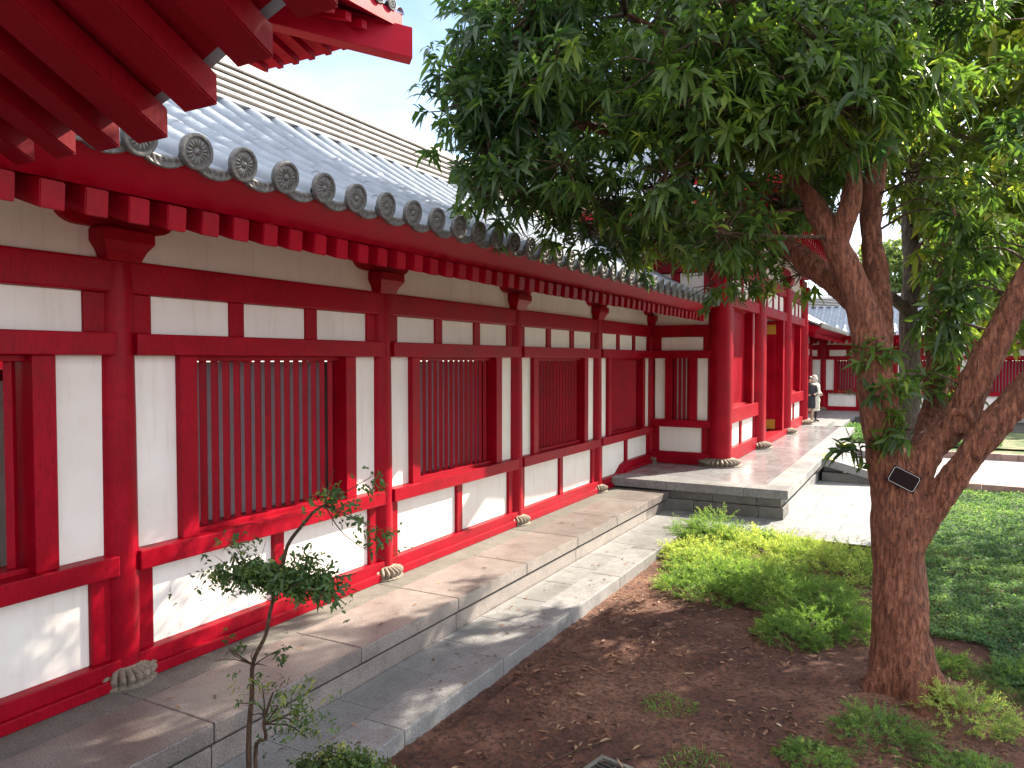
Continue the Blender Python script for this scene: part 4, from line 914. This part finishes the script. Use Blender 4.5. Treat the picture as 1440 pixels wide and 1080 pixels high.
# twigs from the nearest limb point to each leaf cluster
def limbpts(paths):
    P=[]
    for p in paths:
        for a,b in zip(p[:-1],p[1:]):
            for u in np.linspace(0,1,5): P.append([a[k]*(1-u)+b[k]*u for k in range(4)])
    return np.array(P)
def crown(paths,clusters,rad_,nros,nl,Ll,Wl,m,R,parent,off,extra=None,tw=.016,tbias=lambda c:.35,mname='crown',axis_mix=(.9,.55),spread=(.55,1.25)):
    LP=limbpts(paths); mb=MB(); C=[];A=[];T=[]
    for ci,c in enumerate(clusters):
        c=np.array(c); d=np.linalg.norm(LP[:,:3]-c,axis=1)+np.maximum(0,LP[:,2]-c[2])*.5; j=d.argmin(); s=LP[j,:3]
        mid=(s+c)/2+R.normal(0,.08,3)+np.array([0,0,.10*d[j]])
        mb.tube([tuple(s),tuple(mid),tuple(c)],[min(tw*1.5,LP[j,3]),tw,tw*.5],seg=6,smooth=4)
        n=max(3,int(nros*R.uniform(.6,1.25))); r=rad_*R.uniform(.75,1.2)
        q=unit(R.normal(0,1,(n,3)))*(R.uniform(.25,1,(n,1))**.5)*r*np.array([1,1,.75]); p=c+q
        ax=unit(q)*axis_mix[1]+R.normal(0,.35,(n,3))+np.array([0,0,axis_mix[0]])*R.uniform(-.35,1,(n,1))
        tb=np.clip(tbias(c)+R.normal(0,.16)+R.normal(0,.12,n),0,1)
        C.append(p);A.append(ax);T.append(tb)
        for k in range(0,n,2):
            mb.tube([tuple(c+q[k]*.0),tuple(c+q[k]*.55+R.normal(0,.03,3)),tuple(p[k])],[tw*.5,tw*.38,tw*.25],seg=4,smooth=2,cap=False)
    V,F,t=rosettes(np.concatenate(C),np.concatenate(A),nl,Ll,Wl,np.concatenate(T),R,spread,gaps=True)
    o=link(mname,npmesh(mname,V,F,m,t),None,parent,off)
    tg=mb.build('twigs',M['twig'],parent,off,smooth=True)
    return o
R1=np.random.default_rng(21)
paths=list(BR.values())
mo=(-TX,-TY,.45)
NEAR=[c for c in CA+CT if c[1]<=7.0]; FAR=[c for c in CA+CT if c[1]>7.0]
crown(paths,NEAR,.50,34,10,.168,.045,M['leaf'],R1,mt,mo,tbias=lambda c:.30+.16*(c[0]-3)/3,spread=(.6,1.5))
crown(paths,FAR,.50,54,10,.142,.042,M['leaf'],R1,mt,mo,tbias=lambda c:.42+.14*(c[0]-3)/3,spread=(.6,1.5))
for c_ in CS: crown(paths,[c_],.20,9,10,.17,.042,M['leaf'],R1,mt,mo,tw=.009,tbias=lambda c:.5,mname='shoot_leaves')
mbn=MB()
for k in ('n1','n2','n3','n4','n5'): mbn.tube([q[:3] for q in BR[k]],[q[3] for q in BR[k]],seg=9,smooth=5)
mbn.build('side_branch',M['bark'],mt,mo,smooth=True)
# second tree, grey trunk
gt=empty('broadleaf_tree',(5.2,12.9,-.45),0,'slimmer grey-trunked tree with olive leaves standing behind the big tree','tree')
go=(-5.2,-12.9,.45)
G2=[(5.2,12.95,-.6,.19),(5.18,12.9,.3,.165)]+G2
link('trunk',bark_tree([G2,G2b,G2c],.022,M['bark_grey'],.010),None,gt,go)
crown([G2,G2c],CB,.62,28,9,.20,.062,M['leaf2'],R1,gt,go,tbias=lambda c:.55,spread=(.6,1.5))
# a third tree right of the frame whose crown reaches in
def simple_tree(name,label,x,y,z0,h,r,nc,nros,m,Ll,seed,group=None,bark=None,ctr=.68,squash=.8,tb=.5):
    R=np.random.default_rng(seed); root=empty(name,(x,y,z0),0,label,'tree',group)
    top=h*ctr; path=[(0,0,-.1,r*.09),(.05,.03,top*.4,r*.065),(R.uniform(-.2,.2),R.uniform(-.2,.2),top*.85,r*.045),(0,0,top*1.15,r*.02)]
    paths=[path]; 
    for k in range(6):
        a=k*1.05+R.uniform(-.3,.3); e=r*.65; paths.append([(0,0,top*(.5+.06*k),r*.035),(math.cos(a)*e*.5,math.sin(a)*e*.5,top*(.75+.06*k),r*.025),(math.cos(a)*e,math.sin(a)*e,top*(.95+.06*k),r*.012)])
    mb=MB()
    for p in paths: mb.tube([q[:3] for q in p],[q[3] for q in p],seg=9,smooth=4)
    mb.build('trunk',bark or M['bark_grey'],root,smooth=True)
    q=unit(R.normal(0,1,(nc,3)))*(R.uniform(.15,1,(nc,1))**.4)*np.array([r,r,h*(1-ctr)*1.2*squash])*.85; cl=[tuple(np.array([0,0,top+.1*h])+a) for a in q]
    crown(paths,cl,r*.28,nros,8,Ll,Ll*.34,m,R,root,(0,0,0),tbias=lambda c:tb+.1*(c[2]-top)/h,tw=.02)
    return root
simple_tree('broadleaf_tree','leafy tree beyond the right end of the lawn, farther than the right edge tree',11.4,19.0,-.45,8.2,3.5,70,20,M['leaf2'],.2,37,tb=.5)
simple_tree('broadleaf_tree','tall leafy tree at the right edge whose crown hangs into the view',10.4,13.2,-.45,8.5,3.8,80,24,M['leaf2'],.19,31,tb=.55)
for k,(x,y,h,r,lab) in enumerate([(4.5,47.5,9,3.6,'pale green tree rising behind the far gallery roof, left of the others'),(10.5,49,11,4.5,'round green tree behind the distant gallery, seen right of the big trunk'),(17,46,12,5,'tall tree at the far right behind the distant gallery'),(14,31.5,6.5,2.8,'small shade tree on the far lawn at right')]):
    simple_tree('garden_tree',lab,x,y,-.5,h,r,42,34,M['leaf_far'],.42 if y>40 else .26,50+k,tb=.5)

# ------------------------------------------------------------------ junipers
def sprays(n,c,rx,ry,h,R,Ll=.085,tb=.5,dens=7):
    """feathery plumes: arching stems set with short needle leaflets over a lumpy mound"""
    npl=max(30,n//8); a=R.uniform(0,2*PI,npl); rr=np.sqrt(R.uniform(0,1,npl)); x=c[0]+rx*rr*np.cos(a); y=c[1]+ry*rr*np.sin(a)
    lump=np.array([mnoise.noise(Vector((p*3.3,q*3.3,c[0]+rx*7)))*.8+mnoise.noise(Vector((p*8,q*8,1)))*.4 for p,q in zip(x,y)])
    z=c[2]+h*np.sqrt(np.maximum(0,1-rr**2.4))*np.clip(.62+lump*.9,.1,1.3)*R.uniform(.3,.95,npl)
    pl=np.clip(R.normal(1,.3,npl),.4,1.8)*h*.55+.03
    D=unit(np.stack([np.cos(a)*(.25+rr*.8),np.sin(a)*(.25+rr*.8),np.full(npl,.8)],1)+R.normal(0,.38,(npl,3)))
    base=np.stack([x,y,z],1)-D*pl[:,None]*.4
    m_=26; u=np.linspace(.08,1,m_)[None]*np.ones((npl,1))
    P=base[:,None]+D[:,None]*(u*pl[:,None])[...,None]+np.array([0,0,-1.])*(u**2*pl[:,None]*.22)[...,None]
    Rn=unit(R.normal(0,1,(npl,m_,3))); L_=D[:,None]*.9+Rn*.8
    ll=Ll*(.55+.45*np.sin(np.pi*np.clip(u,.1,.95)))*R.uniform(.6,1.1,(npl,m_))*.62
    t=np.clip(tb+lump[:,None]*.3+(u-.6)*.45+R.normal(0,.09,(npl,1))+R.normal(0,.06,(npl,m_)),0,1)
    return leaf_geo(P.reshape(-1,3),L_.reshape(-1,3),R.normal(0,1,(npl*m_,3)),ll.ravel(),ll.ravel()*.2,R.uniform(0,.2,npl*m_),t.ravel())
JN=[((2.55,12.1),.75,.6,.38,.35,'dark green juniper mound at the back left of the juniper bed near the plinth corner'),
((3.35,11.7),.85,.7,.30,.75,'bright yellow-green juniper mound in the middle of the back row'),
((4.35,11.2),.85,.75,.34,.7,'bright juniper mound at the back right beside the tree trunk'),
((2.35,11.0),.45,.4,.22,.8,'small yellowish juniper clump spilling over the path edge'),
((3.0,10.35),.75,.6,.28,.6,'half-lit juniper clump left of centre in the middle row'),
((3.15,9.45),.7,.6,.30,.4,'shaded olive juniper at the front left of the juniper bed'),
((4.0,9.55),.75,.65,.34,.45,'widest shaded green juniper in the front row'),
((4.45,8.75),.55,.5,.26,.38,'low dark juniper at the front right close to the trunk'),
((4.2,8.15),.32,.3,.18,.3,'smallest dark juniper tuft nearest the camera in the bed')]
for k,((x,y),rx,ry,h,tb,lab) in enumerate(JN):
    R=np.random.default_rng(100+k); root=empty('juniper_shrub',(x,y,-.45),0,lab,'juniper','junipers in the soil bed')
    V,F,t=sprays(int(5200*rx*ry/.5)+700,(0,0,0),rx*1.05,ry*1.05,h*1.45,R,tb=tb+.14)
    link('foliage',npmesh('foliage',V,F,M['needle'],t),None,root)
    mb=MB()
    for q in range(9):
        a=R.uniform(0,2*PI); l=R.uniform(.4,.95); mb.tube([(math.cos(a)*.03,math.sin(a)*.03,.0),(math.cos(a)*rx*l*.5,math.sin(a)*ry*l*.5,h*.35),(math.cos(a)*rx*l,math.sin(a)*ry*l,h*.3)],[.016,.011,.005],seg=6)
    mb.build('stem',M['twig'],root,smooth=True)
# tufts of fine grass-like shrubs round the trunk
TF=[((5.72,6.95),.36,.30,'yellowish grass tuft right against the tree base',.8),((5.15,6.25),.34,.30,'blue-green needle tuft in front of the tree base',.35),((4.72,5.75),.22,.18,'small sparse tuft on the soil left of the tree base',.45),
((5.75,5.9),.36,.22,'bluish low tuft at the bottom edge right of the tree base',.3),((6.25,7.9),.42,.34,'dark rounded tuft at the right edge beside the lawn',.25),((5.55,8.15),.3,.25,'pale green tuft just behind the trunk at the lawn corner',.7),((4.0,5.25),.25,.06,'flat mossy patch of grass beside the drain grate',.55),((3.55,6.1),.22,.06,'thin mossy grass patch in the middle of the bare soil',.6)]
for k,((x,y),r,h,lab,tb) in enumerate(TF):
    R=np.random.default_rng(200+k); n=int(900*r*2.2)
    if h>.1: V,F,t=sprays(int(n*2.2),(0,0,0),r,r,h*1.0,R,Ll=.07,tb=tb,dens=6)
    else:
        a=R.uniform(0,2*PI,n); rr=np.sqrt(R.uniform(0,1,n))*r; P=np.stack([rr*np.cos(a),rr*np.sin(a),R.uniform(0,h*.3,n)],1)
        D=np.stack([np.cos(a)*.4,np.sin(a)*.4,np.full(n,.7)],1)+R.normal(0,.5,(n,3)); U=R.normal(0,1,(n,3))
        V,F,t=leaf_geo(P,D,U,R.uniform(.03,.08,n),R.uniform(.005,.009,n),R.uniform(.0,.7,n),np.clip(tb+R.normal(0,.18,n),0,1))
    o=link('grass_tuft',npmesh('grass_tuft',V,F,M['needle'],t),None,None,(x,y,soil_z(x,y)-.01)); tag(o,lab,'grass tuft','tufts around the tree base')

# ------------------------------------------------------------------ small shaped tree in the foreground
yt=empty('young_tree',(2.2,2.8,-.45),0,'slender young tree with flat clipped leaf pads in front of the gallery','sapling')
RR=np.random.default_rng(77)
S=.66
def sp(X_,Z_,dy=0): # from the y=4.3 plane, scaled about the viewpoint to y=2.85
    return (5.38+(X_-5.38)*S-2.2, 2.85+dy-2.8, 2.45+(Z_-2.45)*S+.45)
tk=[(.02,.03,-.02),sp(.54,-.75),sp(.56,-.3),sp(.6,-.02),sp(.72,.2,.02),sp(.82,.42),sp(.87,.60),sp(.90,.80,.03),sp(1.0,1.0,.02),sp(1.14,1.16),sp(1.33,1.3,-.02),sp(1.47,1.38)]
tk=[tk[0]]+[(p[0]+RR.normal(0,.007),p[1],p[2]+RR.normal(0,.005)) for p in tk[1:]]
mb=MB(); mb.tube(tk,[.016,.015,.013,.0115,.0105,.010,.010,.010,.010,.009,.007,.004],seg=9)
def twig(a,b,r=.005,n=3):
    a=np.array(a);b=np.array(b); mb.tube([tuple(a),tuple((a+b)/2+RR.normal(0,.015,3)),tuple(b)],[r,r*.75,r*.4],seg=5,smooth=3)
twigs=[]
for (X_,Z_) in ((.35,.06),(.3,-.02),(.75,.14),(.88,.13),(.7,-.05),(.42,.15),(.5,.13)): twig(sp(.62,-.04),sp(X_,Z_,RR.uniform(-.1,.1)),.004)
for (X_,Z_) in ((.25,.62),(.42,.72),(1.3,.78),(1.6,.82),(.6,.62),(1.15,.66),(.05,.68)): twig(sp(.87,.6),sp(X_,Z_,RR.uniform(-.15,.15)),.006)
for (X_,Z_) in ((1.25,1.5),(1.5,1.62),(1.85,1.62),(1.9,1.25),(1.78,1.2),(1.55,1.22),(1.2,1.42),(2.0,1.02),(1.4,1.55)): twig(sp(1.4,1.34),sp(X_,Z_,RR.uniform(-.1,.1)),.0035)
for (X_,Z_) in ((.42,1.05),(.35,.95),(.62,.95),(.5,.9),(.28,.9),(.75,1.02),(1.15,.98),(1.3,.96),(1.45,.92),(.2,.82)): twig(sp(.55+.5*(X_-.3),.72),sp(X_,Z_,RR.uniform(-.1,.1)),.0025)
mb.build('trunk',M['twig'],yt,smooth=True)
C=[];A=[]
def pad(n,X_,Z_,rx,rz,ry):
    u=RR.normal(0,.42,(n,3)); 
    for a in u:
        p=np.array(sp(X_,Z_))+np.array([a[0]*rx*S,a[1]*ry,a[2]*rz*S-.5*abs(a[0])**2*rz]); C.append(p); A.append(np.array([a[0]*.6,a[1]*.6,.6])+RR.normal(0,.4,3))
pad(215,.60,.72,.50,.09,.18); pad(195,1.20,.75,.48,.09,.18); pad(90,.9,.80,.5,.07,.16); pad(34,1.5,1.42,.26,.12,.11); pad(16,1.9,1.22,.25,.12,.06); pad(6,.4,.1,.2,.1,.06); pad(5,.9,.12,.1,.06,.05); pad(14,.45,.97,.3,.1,.08); pad(14,1.3,.93,.3,.07,.08); pad(9,1.75,1.58,.25,.1,.06)
V,F,t=rosettes(np.array(C),np.array(A),6,.042,.019,np.clip(RR.normal(.4,.2,len(C)),0,1),RR,(.4,1.4)); link('leaf_pad',npmesh('leaf_pad',V,F,M['bush'],t),None,yt)
# small leaning shrub beside it
ss=empty('small_shrub',(2.32,2.85,-.45),0,'wispy small shrub with twisted stem right of the young tree stem','shrub')
def sq(X_,Z_,dy=0): p=sp(X_,Z_,dy); return (p[0]+2.2-2.32,p[1]-.05,p[2])
mb=MB(); mb.tube([(.0,.0,-.02),sq(.62,-.8),sq(.74,-.62),sq(.72,-.5),sq(.78,-.33),sq(.83,-.22)],[.012,.011,.010,.009,.007,.004],seg=7)
for e in ((.55,-.32),(.65,-.2),(.95,-.25),(1.1,-.4),(1.25,-.3),(1.2,-.5),(.6,-.45)): mb.tube([sq(.74,-.5),sq((.74+e[0])/2,(-.5+e[1])/2+.03,.02),sq(*e,RR.uniform(-.1,.1))],[.005,.004,.002],seg=5)
mb.build('stem',M['twig'],ss,smooth=True)
C=[np.array(sq(RR.normal(1.08,.14),RR.normal(-.36,.07),RR.normal(0,.07))) for _ in range(75)]+[np.array(sq(RR.normal(.8,.2),RR.normal(-.2,.06),RR.normal(0,.07))) for _ in range(35)]
V,F,t=rosettes(np.array(C),np.array([np.array([0,0,.7])+RR.normal(0,.5,3) for _ in C]),5,.036,.013,np.clip(RR.normal(.6,.25,len(C)),0,1),RR,(.4,1.4)); link('foliage',npmesh('foliage',V,F,M['bush'],t),None,ss)
# clipped round shrub at the bottom edge
rs=empty('clipped_shrub',(2.46,3.25,-.45),0,'round clipped shrub with small mixed green leaves at the bottom edge','shrub')
q=unit(RR.normal(0,1,(1300,3))); q[:,2]=np.abs(q[:,2]); q*=RR.uniform(.7,1.02,(1300,1)); p=q*np.array([.42,.38,.30])+np.array([0,0,.33])
V,F,t=rosettes(p,q+RR.normal(0,.35,q.shape),6,.036,.017,np.clip(RR.normal(.5,.25,1300),0,1),RR,(.4,1.4)); link('foliage',npmesh('foliage',V,F,M['bush'],t),None,rs)
mb=MB()
for k in range(10):
    a=k*.63; mb.tube([(0,0,-.02),(math.cos(a)*.12,math.sin(a)*.12,.2),(math.cos(a)*.3,math.sin(a)*.28,.45)],[.012,.009,.004],seg=6)
mb.build('stem',M['twig'],rs,smooth=True)
# little bonsai in front of the distant gallery
bn=empty('bonsai_tree',(3.15,37.6,-.02),0,'tiny flat-topped bonsai in front of the distant gallery wall','bonsai')
mb=MB(); mb.tube([(0,0,0),(.1,0,.5),(-.05,0,.9),(.0,0,2.4)],[.04,.035,.03,.015],seg=7); mb.tube([(0,0,.8),(-.5,0,.95),(-.9,0,1.0)],[.02,.015,.01],seg=6); mb.build('trunk',M['bark_grey'],bn,smooth=True)
C=np.concatenate([RR.normal(0,1,(60,3))*np.array([.5,.3,.07])+np.array([-.35,0,1.0]),RR.normal(0,1,(40,3))*np.array([.35,.3,.07])+np.array([.35,0,.75])]); V,F,t=rosettes(C,RR.normal(0,.5,(100,3))+np.array([0,0,1]),6,.10,.04,np.clip(RR.normal(.4,.2,100),0,1),RR,(.4,1.4)); link('foliage',npmesh('foliage',V,F,M['bush'],t),None,bn)

# ------------------------------------------------------------------ name plate, drain grate
sgn=empty('name_plate',(5.243,7.04,1.458),0,'tilted black rectangular plate with pale border fixed to the tree trunk','plate')
dv=Vector((5.38-5.245,-6.955,2.45-1.47)); 
pm=MB().box(-.115,.115,-.012,.0,-.075,.075,b=.006)
po=pm.build('plate',M['plate'],sgn,rot=(0,rad(27),0)); po.rotation_euler=(rad(-6),rad(27),rad(6))
m=MB(); c=[(-.105,.053),(-.092,.065),(.092,.065),(.105,.053),(.105,-.053),(.092,-.065),(-.092,-.065),(-.105,-.053)]
for k in range(8):
    a=c[k];b_=c[(k+1)%8]; m.tube([(a[0],-.0125,a[1]),(b_[0],-.0125,b_[1])],[.0022,.0022],seg=6,smooth=1)
bo=m.build('border',M['plate_line'],po)
gr=empty('drain_grate',(3.47,4.88,soil_z(3.47,4.88)+.0),rad(-12),'small dark iron drain grate set in the soil at the bottom edge','grate')
m=MB(); m.box(-.17,.17,-.17,-.13,-.05,.03,b=.005).box(-.17,.17,.13,.17,-.05,.03,b=.005).box(-.17,-.13,-.129,.129,-.05,.03,b=.005).box(.13,.17,-.129,.129,-.05,.03,b=.005); m.build('frame',M['granite_dark'],gr)
m=MB()
for k in range(5): m.box(-.129,.129,-.11+k*.052,-.088+k*.052,-.02,.024,b=.004)
m.build('bars',M['iron'],gr); gr.scale=(.8,.8,.8)

# ------------------------------------------------------------------ two visitors at the far end of the gate
def person(loc,rotz,label,coat,leg,coat_len,hood,h=1.66,group=None):
    root=bpy.data.objects.new('person',None)
    bm=bmesh.new(); s=h/1.7
    J={'pel':(0,0,.92),'wa':(0,0,1.08),'ch':(0,.0,1.32),'ne':(0,0,1.46),'hd':(0,-.01,1.56),'tp':(0,-.005,1.68),
     'sl':(-.18,0,1.39),'el':(-.23,.0,1.12),'wl':(-.12,-.20,1.02),'hl':(-.04,-.24,1.06),'sr':(.18,0,1.39),'er':(.23,0,1.12),'wr':(.14,-.2,1.04),'hr':(.07,-.24,1.08),
     'tl':(-.1,0,.86),'kl':(-.1,-.02,.48),'al':(-.1,.02,.09),'fl':(-.11,-.14,.04),'tr':(.1,0,.86),'kr':(.1,.0,.48),'ar':(.1,.03,.09),'fr':(.11,-.13,.04)}
    Rr={'pel':.15,'wa':.125,'ch':.15,'ne':.055,'hd':.085,'tp':.07,'sl':.065,'el':.048,'wl':.034,'hl':.03,'sr':.065,'er':.048,'wr':.034,'hr':.03,'tl':.09,'kl':.06,'al':.042,'fl':.035,'tr':.09,'kr':.06,'ar':.042,'fr':.035}
    E_=[('pel','wa'),('wa','ch'),('ch','ne'),('ne','hd'),('hd','tp'),('ch','sl'),('sl','el'),('el','wl'),('wl','hl'),('ch','sr'),('sr','er'),('er','wr'),('wr','hr'),('pel','tl'),('tl','kl'),('kl','al'),('al','fl'),('pel','tr'),('tr','kr'),('kr','ar'),('ar','fr')]
    names=list(J); bv=[bm.verts.new(Vector(J[n])*s) for n in names]
    for a,b in E_: bm.edges.new((bv[names.index(a)],bv[names.index(b)]))
    me=bpy.data.meshes.new('body'); bm.to_mesh(me); bm.free()
    o=bpy.data.objects.new('body',me); COL.objects.link(o); md=o.modifiers.new('s','SKIN'); sb=o.modifiers.new('u','SUBSURF'); sb.levels=sb.render_levels=2
    for i,n in enumerate(names): me.skin_vertices[0].data[i].radius=(Rr[n]*s,Rr[n]*s*(.8 if n in('pel','wa','ch') else 1)); me.skin_vertices[0].data[i].use_root=(n=='pel')
    dg=bpy.context.evaluated_depsgraph_get(); me2=bpy.data.meshes.new_from_object(o.evaluated_get(dg)); bpy.data.objects.remove(o)
    me2.materials.clear(); me2.materials.append(M['skin']); me2.materials.append(leg); me2.name='person'
    for p in me2.polygons:
        p.use_smooth=True
        if p.center.z<.95*s: p.material_index=1
    body=bpy.data.objects.new('person',me2); COL.objects.link(body); bpy.data.objects.remove(root); root=body
    root.location=loc; root.rotation_euler=(0,0,rotz); tag(root,label,'person',group)
    m=MB(); z0=coat_len
    def cm(r,z,a,i):
        q=.012*math.sin(z*60) if hood else .006*math.sin(a*7)
        return (r+q)*(1 if abs(math.cos(a))>.0 else 1),z
    prof=[(.20*s,z0*s),(.215*s,(z0+.12)*s),(.205*s,.95*s),(.19*s,1.1*s),(.2*s,1.28*s),(.17*s,1.40*s),(.09*s,1.47*s),(.075*s,1.5*s)]
    st=[]
    for (a,b),(c,d) in zip(prof[:-1],prof[1:]):
        for k in range(5): u=k/5; st.append((a+(c-a)*u,b+(d-b)*u))
    st.append(prof[-1]); m.lathe(st,seg=28,mod=lambda r,z,a,i:cm(r,z,a,i))
    m.v=[(x*1.05,y*.8,z) for x,y,z in m.v]
    for sgn_ in (-1,1): m.tube([(sgn_*.17*s,0,1.38*s),(sgn_*.235*s,.0,1.12*s),(sgn_*.13*s,-.19*s,1.03*s)],[.085*s,.075*s,.055*s],seg=12)
    m.build('coat',coat,root,smooth=True)
    m=MB()
    if hood: m.lathe([(.11*s,1.47*s),(.13*s,1.56*s),(.125*s,1.64*s),(.085*s,1.73*s),(.02*s,1.76*s)],seg=20,c=(0,.035,0)); m.build('hood',coat,root,smooth=True)
    m=MB(); m.lathe([(.07*s,1.44*s),(.098*s,1.52*s),(.105*s,1.62*s),(.085*s,1.69*s),(.02*s,1.725*s)],seg=20,c=(0,.03,0)); m.build('hair',M['hair'],root,smooth=True)
    m=MB()
    m.tube([(0,-.088*s,1.585*s),(0,-.11*s,1.56*s),(0,-.095*s,1.55*s)],[.008,.013,.008],seg=7); m.build('nose',M['skin'],root,smooth=True)
    for q in (-1,1): MB().lathe([(.002,-.008),(.009,0),(.002,.008)],seg=8,c=(q*.032*s,-.083*s,1.595*s)).build('eye',M['hair'],root,smooth=True)
    MB().lathe([(.004,-.006),(.02,0),(.004,.006)],seg=10,c=(0,-.078*s,1.525*s)).build('mouth',flat('lip',(.4,.12,.1)),root,smooth=True)
    return root
person((1.80,28.62,.19),rad(25),'person in a dark coat and beige trousers half hidden by the last gate column',M['coat_dark'],M['trouser'],.55,False)
person((1.90,29.2,.19),rad(60),'person in a pale quilted hooded jacket standing behind the dark coat',M['coat_pale'],M['coat_dark'],.42,True)
tag(MB().box(.6,2.45,27.61,30.49,-.5,.186,b=.01).build('side_landing',M['granite_grey']),kind='structure')

# ------------------------------------------------------------------ sky, sun, camera
SUN=Vector((.38,.70,.60)).normalized()
el=math.asin(SUN.z); az=math.atan2(SUN.x,SUN.y)
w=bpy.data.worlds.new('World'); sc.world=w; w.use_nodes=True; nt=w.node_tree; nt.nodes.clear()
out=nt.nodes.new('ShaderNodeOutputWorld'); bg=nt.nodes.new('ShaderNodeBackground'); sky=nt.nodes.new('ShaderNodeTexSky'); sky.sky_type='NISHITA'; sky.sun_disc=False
sky.sun_elevation=el; sky.sun_rotation=az; sky.air_density=.85; sky.dust_density=.35; sky.ozone_density=1.0
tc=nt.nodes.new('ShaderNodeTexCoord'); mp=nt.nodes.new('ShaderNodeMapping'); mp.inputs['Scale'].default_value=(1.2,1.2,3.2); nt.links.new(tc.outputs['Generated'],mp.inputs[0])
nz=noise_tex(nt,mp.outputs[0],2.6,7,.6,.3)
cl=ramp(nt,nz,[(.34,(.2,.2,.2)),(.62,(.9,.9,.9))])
# bright cloud added outside the frame as fill light, thinned to wisps in view
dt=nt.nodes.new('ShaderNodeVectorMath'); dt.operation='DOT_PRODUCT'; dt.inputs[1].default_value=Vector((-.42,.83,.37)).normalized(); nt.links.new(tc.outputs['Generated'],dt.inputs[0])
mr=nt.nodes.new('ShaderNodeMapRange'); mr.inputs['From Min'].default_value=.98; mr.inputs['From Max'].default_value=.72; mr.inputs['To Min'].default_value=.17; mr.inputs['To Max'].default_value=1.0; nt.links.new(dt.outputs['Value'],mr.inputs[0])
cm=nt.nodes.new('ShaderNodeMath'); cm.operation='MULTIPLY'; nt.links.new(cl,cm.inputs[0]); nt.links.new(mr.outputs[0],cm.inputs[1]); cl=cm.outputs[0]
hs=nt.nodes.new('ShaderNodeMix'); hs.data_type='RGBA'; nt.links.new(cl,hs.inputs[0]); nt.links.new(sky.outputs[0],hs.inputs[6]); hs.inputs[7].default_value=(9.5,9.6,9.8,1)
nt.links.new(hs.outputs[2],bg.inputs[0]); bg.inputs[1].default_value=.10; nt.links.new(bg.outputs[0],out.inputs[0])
ld=bpy.data.lights.new('sun','SUN'); ld.energy=5.0; ld.angle=rad(.5); ld.color=(1,.90,.73); lo=bpy.data.objects.new('sun',ld); COL.objects.link(lo); lo.rotation_euler=(-SUN).to_track_quat('-Z','Y').to_euler(); lo.location=(10,20,20)
cd=bpy.data.cameras.new('camera'); cam=bpy.data.objects.new('camera',cd); COL.objects.link(cam); sc.camera=cam
cd.sensor_width=36; cd.lens=36*1060/1440; cd.clip_start=.05; cd.clip_end=2000
cam.location=(5.38,0,2.45); cam.rotation_euler=(PI/2-math.atan(34/1060),0,math.atan(580/1060))
sc.view_settings.view_transform='Standard'; sc.view_settings.look='None'; sc.view_settings.gamma=1; sc.view_settings.exposure=1.75
sc.cycles.max_bounces=8; sc.cycles.transparent_max_bounces=4
